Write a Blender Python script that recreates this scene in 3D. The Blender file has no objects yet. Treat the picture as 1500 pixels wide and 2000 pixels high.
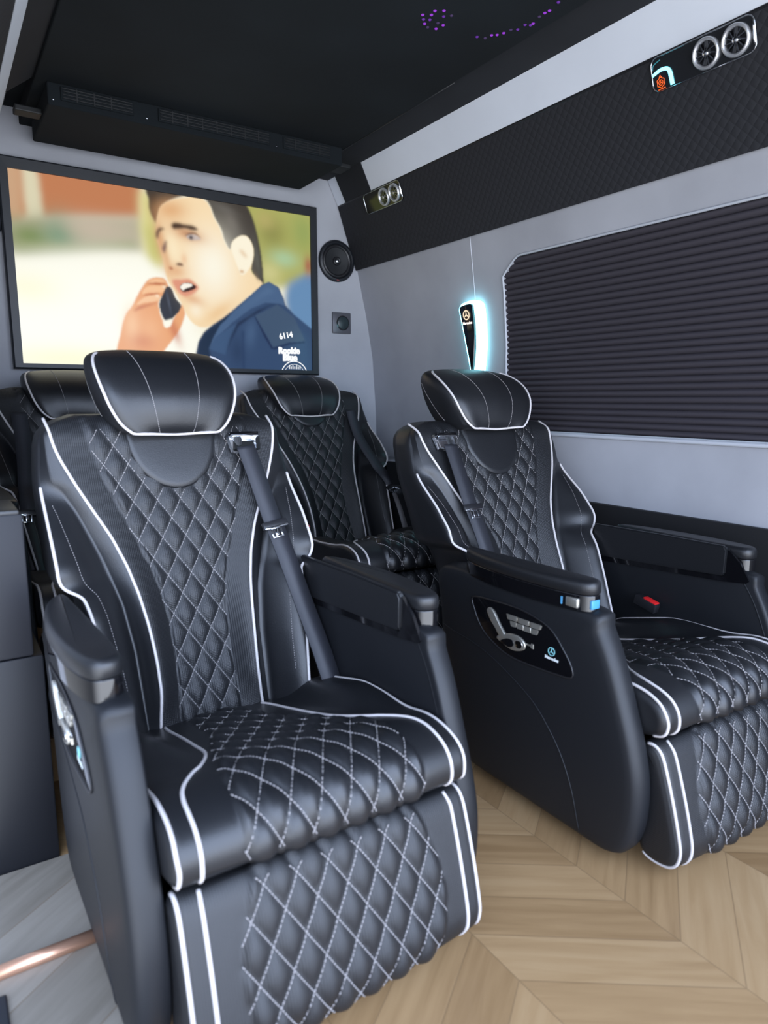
import bpy, bmesh, math, random
import numpy as np
from mathutils import Vector, Matrix
from mathutils.bvhtree import BVHTree

random.seed(7)
sc = bpy.context.scene
COL = sc.collection
PI = math.pi

# ------------------------------------------------------------------ basics
def tag(o, label=None, cat=None, group=None, kind=None):
    if label: o['label'] = label
    if cat: o['category'] = cat
    if group: o['group'] = group
    if kind: o['kind'] = kind
    return o

def empty(name, loc, label, cat, group=None, rz=0.0):
    o = bpy.data.objects.new(name, None); COL.objects.link(o)
    o.empty_display_size = .05
    o.location = loc; o.rotation_euler = (0, 0, rz)
    return tag(o, label, cat, group)

def mesh(name, V, F, mats, parent=None, smooth=True, mi=None, loc=None, sharp=None):
    me = bpy.data.meshes.new(name)
    me.from_pydata([tuple(v) for v in V], [], [tuple(f) for f in F])
    if not isinstance(mats, (list, tuple)): mats = [mats]
    for m in mats: me.materials.append(m)
    if mi is not None: me.polygons.foreach_set('material_index', list(mi))
    bm = bmesh.new(); bm.from_mesh(me)
    bmesh.ops.recalc_face_normals(bm, faces=bm.faces)
    bm.to_mesh(me); bm.free()
    if smooth:
        me.polygons.foreach_set('use_smooth', [True] * len(me.polygons))
        if sharp: me.set_sharp_from_angle(angle=math.radians(sharp))
    me.update()
    o = bpy.data.objects.new(name, me); COL.objects.link(o)
    if parent: o.parent = parent
    if loc is not None: o.location = loc
    return o

class MB:
    """collects shapes of one part"""
    def __init__(s): s.V = []; s.F = []; s.M = []
    def add(s, V, F, m=0):
        n = len(s.V); s.V += [tuple(v) for v in V]; s.F += [tuple(i + n for i in f) for f in F]
        s.M += [m] * len(F); return s
    def mirror(s):
        s.V = [(-x, y, z) for x, y, z in s.V]; s.F = [tuple(reversed(f)) for f in s.F]; return s
    def build(s, name, mats, parent=None, smooth=True, sharp=None, loc=None):
        return mesh(name, s.V, s.F, mats, parent, smooth, s.M, loc, sharp)

def sub(a, b): return (a[0]-b[0], a[1]-b[1], a[2]-b[2])

def cr(pts, n=8, closed=False):
    P = [np.array(p, float) for p in pts]; N = len(P); out = []
    R = range(N if closed else N - 1)
    for i in R:
        if closed: a, b, c, d = P[i-1], P[i], P[(i+1) % N], P[(i+2) % N]
        else: a, b, c, d = P[max(i-1, 0)], P[i], P[i+1], P[min(i+2, N-1)]
        for k in range(n):
            t = k / n
            out.append(.5*((2*b)+(-a+c)*t+(2*a-5*b+4*c-d)*t*t+(-a+3*b-3*c+d)*t**3))
    if not closed: out.append(P[-1])
    return out

def resample(pts, step, closed=False):
    P = [np.array(p, float) for p in pts]
    if closed: P = P + [P[0]]
    L = [0]
    for a, b in zip(P, P[1:]): L.append(L[-1] + np.linalg.norm(b - a))
    n = max(2, int(round(L[-1] / step)))
    T = np.linspace(0, L[-1], n + 1)
    A = np.array(P)
    out = np.stack([np.interp(T, L, A[:, k]) for k in range(A.shape[1])], 1)
    return [o for o in (out[:-1] if closed else out)]

def tube(path, r, sides=6, closed=False, cap=True):
    P = [Vector(p) for p in path]; n = len(P); V = []; F = []
    prev = None
    for i, p in enumerate(P):
        if closed: t = P[(i+1) % n] - P[i-1]
        else: t = P[min(i+1, n-1)] - P[max(i-1, 0)]
        if t.length < 1e-9: t = Vector((0, 0, 1))
        t.normalize()
        if prev is None:
            u = t.orthogonal().normalized()
        else:
            u = prev - t * prev.dot(t)
            u = u.normalized() if u.length > 1e-6 else t.orthogonal().normalized()
        prev = u; w = t.cross(u)
        rr = r[i] if isinstance(r, (list, tuple)) else r
        for k in range(sides):
            a = 2*PI*k/sides
            V.append(p + rr*(math.cos(a)*u + math.sin(a)*w))
    for i in range(n if closed else n - 1):
        j = (i+1) % n
        for k in range(sides):
            l = (k+1) % sides
            F.append((i*sides+k, i*sides+l, j*sides+l, j*sides+k))
    if cap and not closed:
        F.append(tuple(reversed(range(sides)))); F.append(tuple((n-1)*sides+k for k in range(sides)))
    return V, F

def box(c, d, bev=0.0, seg=2):
    bm = bmesh.new(); bmesh.ops.create_cube(bm, size=1)
    for v in bm.verts: v.co = Vector((c[0]+v.co.x*d[0], c[1]+v.co.y*d[1], c[2]+v.co.z*d[2]))
    if bev: bmesh.ops.bevel(bm, geom=bm.edges[:], offset=bev, segments=seg, affect='EDGES', profile=.5)
    bm.verts.index_update()
    V = [tuple(v.co) for v in bm.verts]; F = [tuple(v.index for v in f.verts) for f in bm.faces]
    bm.free(); return V, F

def boxm(a, b, bev=0.0, seg=2):
    return box([(p+q)/2 for p, q in zip(a, b)], [abs(q-p) for p, q in zip(a, b)], bev, seg)

def lathe(prof, c, axis='y', n=32):
    """prof: (radius, along) list; axis: where 'along' points"""
    V = []; F = []
    for r, h in prof:
        for k in range(n):
            a = 2*PI*k/n; x, z = r*math.cos(a), r*math.sin(a)
            V.append({'y': (c[0]+x, c[1]+h, c[2]+z), 'z': (c[0]+x, c[1]+z, c[2]+h), 'x': (c[0]+h, c[1]+x, c[2]+z)}[axis])
    m = len(prof)
    for i in range(m-1):
        for k in range(n):
            l = (k+1) % n
            F.append((i*n+k, i*n+l, (i+1)*n+l, (i+1)*n+k))
    F.append(tuple(range(n))); F.append(tuple((m-1)*n+k for k in range(n)))
    return V, F

def prism(poly, f0, f1):
    """poly 2D list; f0,f1 map 2D->3D for the two caps"""
    n = len(poly); V = [f0(p) for p in poly] + [f1(p) for p in poly]
    F = [tuple(range(n)), tuple(reversed(range(n, 2*n)))]
    for i in range(n):
        j = (i+1) % n; F.append((i, j, n+j, n+i))
    return V, F

def smoothstep(a, b, x):
    t = np.clip((x-a)/(b-a), 0, 1); return t*t*(3-2*t)

def table(T, sm=.012):
    X = np.array([t[0] for t in T]); Y = np.array([t[1] for t in T])
    o = np.argsort(X); X = X[o]; Y = Y[o]
    offs = np.linspace(-sm, sm, 7)
    return lambda x: float(np.mean(np.interp(x + offs, X, Y)))

def bvh(V, F): return BVHTree.FromPolygons([Vector(v) for v in V], [tuple(f) for f in F])

def drape(tree, org, d, off=0.0):
    h = tree.ray_cast(Vector(org), Vector(d), 10)
    if h[0] is None: return None
    n = h[1]
    if n.dot(Vector(d)) > 0: n = -n
    return h[0] + n*off

def dashes(poly, on=.0056, gap=.0013, r=.0010):
    """chops a polyline into short stitches; returns V,F"""
    P = resample(poly, .0012); V = []; F = []
    per = max(1, int(round((on+gap)/.0012))); k_on = int(round(on/.0012))
    i = 0
    while i + 2 < len(P):
        seg = P[i:min(i+k_on+1, len(P))]
        if len(seg) >= 3:
            a, b = [seg[0], seg[len(seg)//2], seg[-1]], None
            v, f = tube(a, [r*.55, r, r*.55], 4)
            n = len(V); V += v; F += [tuple(q+n for q in g) for g in f]
        i += per
    return V, F

# ------------------------------------------------------------------ materials
def mat(name, col, rough=.5, metal=0.0, spec=.5, emit=None, es=0.0, coat=0.0, sheen=0.0):
    m = bpy.data.materials.new(name); m.use_nodes = True
    b = m.node_tree.nodes['Principled BSDF']
    b.inputs['Base Color'].default_value = (*col, 1)
    b.inputs['Roughness'].default_value = rough
    b.inputs['Metallic'].default_value = metal
    b.inputs['Specular IOR Level'].default_value = spec
    if coat:
        b.inputs['Coat Weight'].default_value = coat; b.inputs['Coat Roughness'].default_value = .05
    if sheen:
        b.inputs['Sheen Weight'].default_value = sheen; b.inputs['Sheen Roughness'].default_value = .5
    if emit:
        b.inputs['Emission Color'].default_value = (*emit, 1); b.inputs['Emission Strength'].default_value = es
    return m

def nt(m): return m.node_tree.nodes, m.node_tree.links, m.node_tree.nodes['Principled BSDF']

def add_bump(m, build, strength, dist):
    N, L, b = nt(m)
    h = build(N, L)
    bp = N.new('ShaderNodeBump'); bp.inputs['Strength'].default_value = strength; bp.inputs['Distance'].default_value = dist
    L.new(h, bp.inputs['Height']); L.new(bp.outputs['Normal'], b.inputs['Normal'])

def obj_coord(N, L, out='Object'):
    t = N.new('ShaderNodeTexCoord'); return t.outputs[out]

def noise_h(scale, detail=2, out='Fac'):
    def f(N, L):
        n = N.new('ShaderNodeTexNoise'); n.inputs['Scale'].default_value = scale; n.inputs['Detail'].default_value = detail
        L.new(obj_coord(N, L), n.inputs['Vector']); return n.outputs[out]
    return f

def math_node(N, L, op, a, b=None):
    n = N.new('ShaderNodeMath'); n.operation = op
    for i, v in enumerate((a, b)):
        if v is None: continue
        if isinstance(v, (int, float)): n.inputs[i].default_value = v
        else: L.new(v, n.inputs[i])
    return n.outputs[0]

def ramp(N, L, fac, stops, interp='LINEAR'):
    r = N.new('ShaderNodeValToRGB'); r.color_ramp.interpolation = interp
    e = r.color_ramp.elements
    while len(e) < len(stops): e.new(.5)
    for k, (p, c) in zip(e, stops):
        k.position = p; k.color = (*c, 1) if len(c) == 3 else c
    L.new(fac, r.inputs['Fac']); return r.outputs['Color']

LEA = (.0085, .009, .0105)
M = {}
M['leather'] = mat('black_leather', LEA, .40, spec=.5)
def grain(N, L):
    v = N.new('ShaderNodeTexVoronoi'); v.inputs['Scale'].default_value = 420; v.feature = 'F1'
    L.new(obj_coord(N, L), v.inputs['Vector']); return v.outputs['Distance']
add_bump(M['leather'], grain, .12, .0015)
M['perf'] = mat('perforated_leather', LEA, .47, spec=.5)
def perf(N, L):
    s = N.new('ShaderNodeSeparateXYZ'); L.new(obj_coord(N, L), s.inputs[0])
    k = 2*PI/.0062
    u = math_node(N, L, 'ADD', s.outputs['Y'], s.outputs['Z'])
    a = math_node(N, L, 'SINE', math_node(N, L, 'MULTIPLY', math_node(N, L, 'ADD', s.outputs['X'], u), k*.7))
    b = math_node(N, L, 'SINE', math_node(N, L, 'MULTIPLY', math_node(N, L, 'SUBTRACT', s.outputs['X'], u), k*.7))
    return math_node(N, L, 'MULTIPLY', a, b)
add_bump(M['perf'], perf, .34, .0010)
M['thread'] = mat('grey_thread', (.30, .28, .275), .7)
M['piping'] = mat('white_piping', (.52, .485, .475), .42)
M['console'] = mat('console_vinyl', (.009, .0098, .0118), .47, spec=.32)
add_bump(M['console'], noise_h(500, 2), .05, .001)
M['gloss'] = mat('piano_black', (.004, .004, .005), .07, spec=.6)
M['plastic'] = mat('black_plastic', (.012, .012, .014), .38)
M['chrome'] = mat('chrome', (.72, .74, .78), .12, 1.0)
M['satin'] = mat('satin_silver', (.62, .60, .54), .32, .85)
M['belt'] = mat('belt_webbing', (.022, .023, .029), .48)
def web(N, L):
    s = N.new('ShaderNodeSeparateXYZ'); L.new(obj_coord(N, L), s.inputs[0])
    return math_node(N, L, 'SINE', math_node(N, L, 'MULTIPLY', math_node(N, L, 'ADD', s.outputs['X'], s.outputs['Z']), 2600))
add_bump(M['belt'], web, .2, .0008)
M['strap'] = mat('grey_webbing', (.16, .15, .15), .6)
M['red'] = mat('red_button', (.62, .016, .018), .4)
M['glint'] = mat('blue_reflection', (.06, .24, .42), .25)  # flat blue that paints the bluish reflections on the glossy trim
M['teal'] = mat('teal_print', (.22, .52, .55), .4)
M['lens'] = mat('dark_glass', (.01, .011, .013), .08)

def wallmat(name, c, amt=.10, sc_=3.0, rough=.85):
    m = mat(name, c, rough, spec=.25); N, L, b = nt(m)
    n = N.new('ShaderNodeTexNoise'); n.inputs['Scale'].default_value = sc_; n.inputs['Detail'].default_value = 5
    L.new(obj_coord(N, L), n.inputs['Vector'])
    d = tuple(x*(1-amt) for x in c); h = tuple(min(1, x*(1+amt)) for x in c)
    L.new(ramp(N, L, n.outputs['Fac'], [(.3, d), (.7, h)]), b.inputs['Base Color'])
    return m
M['wall'] = wallmat('grey_suede', (.365, .370, .397))
M['wall_tv'] = wallmat('grey_suede_rear', (.365, .370, .397))
M['strip'] = wallmat('pale_suede', (.66, .69, .745), .04)
M['dark'] = wallmat('dark_suede', (.016, .017, .020), .12, 6)
M['ceil'] = wallmat('black_suede', (.0060, .0085, .0105), .35, 2.2, .95)
M['wains'] = wallmat('charcoal_vinyl', (.017, .017, .018), .06, 4, .5)
M['cab'] = wallmat('charcoal_cabinet', (.010, .0105, .0135), .05, 4, .5)
M['pad'] = mat('quilted_dark_suede', (.020, .0205, .024), .8, spec=.3)
def quilt_h(N, L):
    s = N.new('ShaderNodeSeparateXYZ'); L.new(obj_coord(N, L), s.inputs[0])
    u = math_node(N, L, 'MULTIPLY', s.outputs['Y'], 2*PI/.062); v = math_node(N, L, 'MULTIPLY', s.outputs['Z'], 2*PI/.062)
    a = math_node(N, L, 'ABSOLUTE', math_node(N, L, 'SINE', math_node(N, L, 'ADD', u, v)))
    b = math_node(N, L, 'ABSOLUTE', math_node(N, L, 'SINE', math_node(N, L, 'SUBTRACT', u, v)))
    return math_node(N, L, 'POWER', math_node(N, L, 'MULTIPLY', a, b), .5)
add_bump(M['pad'], quilt_h, .35, .004)
M['blind'] = mat('pleated_fabric', (.046, .041, .050), .75, spec=.3)
M['frame'] = mat('dark_frame', (.011, .013, .017), .45)
M['cone'] = mat('speaker_cone', (.013, .014, .016), .55)
M['copper'] = mat('copper_tube', (.58, .33, .22), .3, .75)

# chevron oak floor: every plank has its own tone and grain
def oak(name, c0, c1, c2, chevron=True):
    m = mat(name, c1, .42, spec=.4); N, L, b = nt(m)
    s = N.new('ShaderNodeSeparateXYZ'); L.new(obj_coord(N, L), s.inputs[0])
    X, Y = s.outputs['X'], s.outputs['Y']
    W = .327
    if chevron:
        q = math_node(N, L, 'DIVIDE', math_node(N, L, 'SUBTRACT', X, .80 - 2*W), W)
        col = math_node(N, L, 'FLOOR', q); fx = math_node(N, L, 'FRACT', q)
        odd = math_node(N, L, 'MODULO', math_node(N, L, 'ADD', col, 20), 2)
        # even columns fall, odd ones rise
        sg = math_node(N, L, 'SUBTRACT', math_node(N, L, 'MULTIPLY', odd, 2), 1)
        tri = math_node(N, L, 'SUBTRACT', math_node(N, L, 'ABSOLUTE', math_node(N, L, 'SUBTRACT', odd, fx)), 0)
        # tri: distance from the 'peak' side -> shift in Y
        sh = math_node(N, L, 'MULTIPLY', tri, .235)
        yy = math_node(N, L, 'ADD', Y, sh)
        row = math_node(N, L, 'DIVIDE', math_node(N, L, 'ADD', yy, 2.991), .130)
        rid = math_node(N, L, 'FLOOR', row); fy = math_node(N, L, 'FRACT', row)
        ang = math_node(N, L, 'MULTIPLY', sg, .625)
        along = math_node(N, L, 'ADD', math_node(N, L, 'MULTIPLY', X, math_node(N, L, 'COSINE', ang)), math_node(N, L, 'MULTIPLY', Y, math_node(N, L, 'SINE', ang)))
        acr = math_node(N, L, 'SUBTRACT', math_node(N, L, 'MULTIPLY', Y, math_node(N, L, 'COSINE', ang)), math_node(N, L, 'MULTIPLY', X, math_node(N, L, 'SINE', ang)))
        pid = math_node(N, L, 'ADD', math_node(N, L, 'MULTIPLY', col, 17.31), math_node(N, L, 'MULTIPLY', rid, 3.77))
    else:
        ang = .625
        along = math_node(N, L, 'ADD', math_node(N, L, 'MULTIPLY', X, math.cos(ang)), math_node(N, L, 'MULTIPLY', Y, math.sin(ang)))
        acr = math_node(N, L, 'SUBTRACT', math_node(N, L, 'MULTIPLY', Y, math.cos(ang)), math_node(N, L, 'MULTIPLY', X, math.sin(ang)))
        row = math_node(N, L, 'DIVIDE', acr, .16)
        rid = math_node(N, L, 'FLOOR', row); fy = math_node(N, L, 'FRACT', row); fx = None
        pid = math_node(N, L, 'MULTIPLY', rid, 3.77)
    wn = N.new('ShaderNodeTexWhiteNoise'); wn.noise_dimensions = '1D'; L.new(pid, wn.inputs['W'])
    cv = N.new('ShaderNodeCombineXYZ')
    L.new(math_node(N, L, 'MULTIPLY', along, 2.2), cv.inputs[0]); L.new(math_node(N, L, 'MULTIPLY', acr, 26.0), cv.inputs[1])
    L.new(math_node(N, L, 'MULTIPLY', pid, 1.7), cv.inputs[2])
    n1 = N.new('ShaderNodeTexNoise'); n1.inputs['Scale'].default_value = 1.6; n1.inputs['Detail'].default_value = 6
    n1.inputs['Roughness'].default_value = .6; n1.inputs['Distortion'].default_value = .6
    L.new(cv.outputs[0], n1.inputs['Vector'])
    wv = N.new('ShaderNodeTexWave'); wv.wave_type = 'BANDS'; wv.bands_direction = 'Y'
    wv.inputs['Scale'].default_value = .35; wv.inputs['Distortion'].default_value = 7; wv.inputs['Detail'].default_value = 2; wv.inputs['Detail Scale'].default_value = .8
    L.new(cv.outputs[0], wv.inputs['Vector'])
    f = math_node(N, L, 'ADD', math_node(N, L, 'MULTIPLY', n1.outputs['Fac'], .62), math_node(N, L, 'MULTIPLY', wv.outputs['Fac'], .06))
    f = math_node(N, L, 'ADD', f, math_node(N, L, 'MULTIPLY', math_node(N, L, 'SUBTRACT', wn.outputs['Value'], .5), .34))
    colr = ramp(N, L, f, [(.12, c0), (.42, c1), (.72, c2)])
    # seams
    e = math_node(N, L, 'ABSOLUTE', math_node(N, L, 'SUBTRACT', fy, .5))
    seam = math_node(N, L, 'GREATER_THAN', e, .489)
    if fx is not None:
        e2 = math_node(N, L, 'ABSOLUTE', math_node(N, L, 'SUBTRACT', fx, .5))
        seam = math_node(N, L, 'MAXIMUM', seam, math_node(N, L, 'GREATER_THAN', e2, .496))
    mx = N.new('ShaderNodeMix'); mx.data_type = 'RGBA'
    L.new(math_node(N, L, 'MULTIPLY', seam, .45), mx.inputs['Factor']); L.new(colr, mx.inputs['A']); mx.inputs['B'].default_value = (.12, .075, .04, 1)
    L.new(mx.outputs['Result'], b.inputs['Base Color'])
    bp = N.new('ShaderNodeBump'); bp.inputs['Strength'].default_value = .08; bp.inputs['Distance'].default_value = .001
    L.new(n1.outputs['Fac'], bp.inputs['Height']); L.new(bp.outputs['Normal'], b.inputs['Normal'])
    return m
M['oak'] = oak('oak_chevron', (.235, .140, .064), (.325, .205, .100), (.40, .27, .143))
M['greywood'] = oak('pale_grey_wood', (.16, .140, .112), (.225, .20, .165), (.28, .252, .212), False)
def light_mat(name, col, s): 
    m = mat(name, (.0, .0, .0), .5, emit=col, es=s); return m
WORLD, EXPO = 6.2, 0.0
# ------------------------------------------------------------------ the reclining seat (local: x across, -y forward, z up)
PIV = (0.0, -.22, .30)
yb = lambda z: -.207 + (z-.293)*.330
xp = table([(.25,.128),(.293,.124),(.374,.117),(.449,.119),(.521,.125),(.589,.135),(.658,.152),(.725,.177),(.789,.210),(.854,.242),(.917,.268),(.96,.276),(1.02,.28)])
xq = table([(.25,.075),(.31,.073),(.42,.067),(.52,.070),(.60,.082),(.64,.092),(.675,.108),(.76,.137),(.81,.155),(.867,.176),(.915,.188),(1.0,.203)])
W0 = table([(.25,.228),(.361,.230),(.5,.250),(.575,.262),(.60,.267),(.612,.272),(.62,.284),(.628,.298),(.638,.309),(.655,.314),(.75,.316),(.836,.316),(.88,.312),(.93,.306),(.955,.298),(.975,.280),(.988,.255),(1.0,.215)], .003)
XW = table([(.25,.212),(.361,.222),(.5,.243),(.575,.254),(.60,.259),(.612,.264),(.62,.276),(.628,.290),(.638,.300),(.655,.306),(.75,.308),(.836,.308),(.88,.304),(.93,.295),(1.0,.285)], .003)
XC = table([(.25,.150),(.30,.150),(.464,.155),(.568,.169),(.675,.202),(.78,.242),(.834,.270),(.85,.285),(.9,.29),(1.0,.29)], .01)
WF = table([(.25,.10),(.361,.103),(.5,.098),(.575,.092),(.60,.080),(.618,.070),(.632,.062),(.65,.069),(.672,.073),(.69,.066),(.71,.056),(.735,.046),(.762,.028),(.795,.004),(.82,-.012),(.86,-.02),(.9,-.022),(1.0,-.02)])
FP = table([(.25,.008),(.29,.012),(.37,.036),(.45,.044),(.52,.042),(.59,.033),(.66,.024),(.73,.018),(.85,.014),(.92,.006),(1.0,.004)], .02)
LA, LB = .0566, .0930
def puff(x, s, h):
    a = math.sin(PI*(x/LA + s/LB)); b = math.sin(PI*(x/LA - s/LB))
    return h*abs(a*b)**.5
def toproll(z, z0=.945, z1=1.0, r=.055):
    if z <= z0: return 0.0
    t = min(1, (z-z0)/(z1-z0)); return r*(1-math.sqrt(max(0, 1-t*t)))

def lattice(region, s0, s1, to3, step=.004):
    """stitch lines of the diamond lattice, in (x,s); region(x,s)->bool; to3(x,s)->3D or None"""
    out = []
    for sgn in (1, -1):
        kmax = int(.3/LA + s1/LB) + 2
        for k in range(-kmax, kmax+1):
            cur = []
            n = int((s1-s0)/step)
            for i in range(n+1):
                s = s0 + (s1-s0)*i/n
                x = LA*(k - sgn*s/LB)
                if abs(x) < .32 and region(x, s):
                    p = to3(x, s)
                    if p is not None: cur.append(p); continue
                if len(cur) > 2: out.append(cur)
                cur = []
            if len(cur) > 2: out.append(cur)
    res = []
    for c in out:
        A = np.array([tuple(q) for q in c])
        for _ in range(3): A[1:-1] = (A[:-2]+2*A[1:-1]+A[2:])/4
        res.append([Vector(q) for q in A])
    return res

NECK = lambda x, z: abs(x) < .113 and (z > .95 or z > .95 - .133*math.sqrt(max(0, 1-(x/.113)**2)))

def backrest_geo():
    zs = [.255 + .69*i/130 for i in range(131)] + [.945 + .055*math.sin(PI/2*i/11) for i in range(1, 12)]
    NC = 36; V = []; F = []; MI = []
    rows = []
    for z in zs:
        W = W0(z); p = min(xp(z), W*.97); c = XC(z); w = XW(z)
        c = min(max(c, p+.25*(W-p)), W-.3*(W-p)); w = min(max(w, c+.4*(W-c)), W-.04*(W-p)-.001)
        q = xq(z); y0 = yb(z) + toproll(z)
        up = float(smoothstep(.82, .87, z))
        fp, fc, fw = FP(z), (-.004*(1-up)-.002*up), WF(z)
        if up > 0: fw = fw*(1-up) + up*(-.022)
        half = []
        for i in range(NC+1):
            x = p*i/NC
            f = fp*float(smoothstep(q*.8, p, x))
            msk = float(1-smoothstep(q-.006, q+.004, x))*float(smoothstep(.262, .285, z))
            f += puff(x, z*1.053, .0115)*msk
            f -= .0025*math.exp(-((x-q)/.0035)**2)
            half.append((x, f))
        for i in range(1, 9):
            t = i/8; x = p+(c-p)*t
            half.append((x, fp+(fc-fp)*t**1.4 - .003*math.exp(-((t-.0)/.08)**2)))
        for i in range(1, 11):
            t = i/10; x = c+(w-c)*t
            half.append((x, fc + (fw-fc)*math.sin(t*PI/2)**.8 if fw > fc else fc+(fw-fc)*t))
        for i in range(1, 6):
            a = i/5*PI/2; r = W-w
            half.append((w+r*math.sin(a), fw-.03*(1-math.cos(a))))
        pts = [(x, y0-f, z) for x, f in half]
        yr = yb(z) + .125 - .4*toproll(z)
        ys = pts[-1][1]
        side = [(W, ys+(yr-ys)*.45, z), (W-.004, ys+(yr-ys)*.85, z), (W*.93, yr+.004, z), (W*.5, yr+.012, z)]
        ring = [(-x, y, zz) for x, y, zz in reversed(pts[1:])] + pts + side + [(-x, y, zz) for x, y, zz in reversed(side)]
        rows.append(ring)
    n = len(rows[0]); nf = 2*(len(rows[0])-8-1)//2
    for r in rows: V += r
    nfront = n - 8; ctr = (nfront-1)//2
    for i in range(len(rows)-1):
        for k in range(n):
            l = (k+1) % n
            F.append((i*n+k, i*n+l, (i+1)*n+l, (i+1)*n+k))
            MI.append(1 if (k < nfront-1 and ctr-NC <= k < ctr+NC) else 0)
    F.append(tuple(range(n))); MI.append(0)
    F.append(tuple((len(rows)-1)*n+k for k in range(n))); MI.append(0)
    return V, F, MI

def pad_geo(prof, W, r, disp, dense, xmid=None, step=.0055, capr=.0, closed=True):
    """profile loop (y,z) extruded across x with rounded side edges; disp(x,i,P,N)->outward offset"""
    P = resample(prof, step, True); n = len(P)
    P = [np.array(p) for p in P]
    Nn = []
    area = sum(P[i-1][0]*P[i][1]-P[i][0]*P[i-1][1] for i in range(n))
    for i in range(n):
        t = P[(i+1) % n]-P[i-1]; m = np.array([t[1], -t[0]]); m /= np.linalg.norm(m)+1e-12
        Nn.append(m if area > 0 else -m)
    L = [0]
    for a, b in zip(P, P[1:]): L.append(L[-1]+np.linalg.norm(b-a))
    xs = [(dense*i/int(dense/.0052), 0.0) for i in range(int(dense/.0052)+1)]
    m = max(3, int((W-r-dense)/.012)); xs += [(dense+(W-r-dense)*i/m, 0.0) for i in range(1, m+1)]
    for i in range(1, 8):
        a = i/7*PI/2; xs.append((W-r+r*math.sin(a), r*(1-math.cos(a))))
    cols = [(-x, q) for x, q in reversed(xs[1:])] + xs
    V = []
    for x, q in cols:
        for i in range(n):
            o = disp(x, L[i], P[i], Nn[i]) - q
            V.append((x, P[i][0]+Nn[i][0]*o, P[i][1]+Nn[i][1]*o))
    F = []
    for c in range(len(cols)-1):
        for i in range(n):
            j = (i+1) % n
            F.append((c*n+i, (c+1)*n+i, (c+1)*n+j, c*n+j))
    F.append(tuple(range(n))); F.append(tuple((len(cols)-1)*n+i for i in range(n)))
    return V, F, P, L, Nn

def drape_path(tree, pts, d, off, dist=.6):
    out = []
    for p in pts:
        o = Vector(p) - Vector(d)*dist
        h = drape(tree, o, d, off)
        if h is not None: out.append(h)
    return out

# cushion and footrest profiles (y, z)
CUSH = cr([(-.215,.292),(-.366,.334),(-.464,.361),(-.562,.388),(-.65,.408),(-.71,.418),(-.758,.414),(-.795,.400),(-.815,.378),(-.820,.352),(-.812,.330),(-.78,.317),(-.60,.270),(-.35,.235),(-.14,.215),(-.12,.245),(-.15,.275)], 6, True)
FOOT = cr([(-.772,.303),(-.795,.303),(-.813,.287),(-.828,.25),(-.850,.18),(-.867,.115),(-.871,.085),(-.864,.057),(-.845,.040),(-.815,.034),(-.785,.037),(-.766,.055),(-.758,.10),(-.752,.2),(-.756,.285)], 6, True)
CQ = table([(-.90,.168),(-.80,.168),(-.70,.160),(-.60,.138),(-.45,.085),(-.35,.07),(-.23,.06)], .02)
FQ = lambda z: .158 + .034*math.sin(PI*min(1, max(0, (.30-z)/.27)))

def cush_disp(x, s, P, N):
    o = 0.0; y, z = P
    top = N[1] > -.25
    if top:
        q = CQ(y)
        front = float(smoothstep(-.16, -.24, y))
        m = float(1-smoothstep(q-.006, q+.006, abs(x)))*front
        o += puff(x, s, .0115)*m
        o -= .0025*math.exp(-((abs(x)-q)/.004)**2)*front
        lob = float(smoothstep(.15, .23, abs(x)))*float(smoothstep(-.66, -.45, y))*float(1-smoothstep(-.30, -.17, y))
        o += .040*lob
        o += .012*(1-min(1, (x/.25)**2))*float(smoothstep(-.5, -.75, y))
    return o
def foot_disp(x, s, P, N):
    o = 0.0
    if N[0] < -.2:
        q = FQ(P[1]); m = float(1-smoothstep(q-.006, q+.006, abs(x)))*float(smoothstep(.036, .06, P[1]))
        o += puff(x, s, .0115)*m - .0025*math.exp(-((abs(x)-q)/.004)**2)
        o += .008*(1-min(1, (x/.25)**2))
    return o

def shift(V, p): return [(v[0]-p[0], v[1]-p[1], v[2]-p[2]) for v in V]

def sym(path):
    return [path, [(-p[0], p[1], p[2]) for p in path]]

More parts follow.
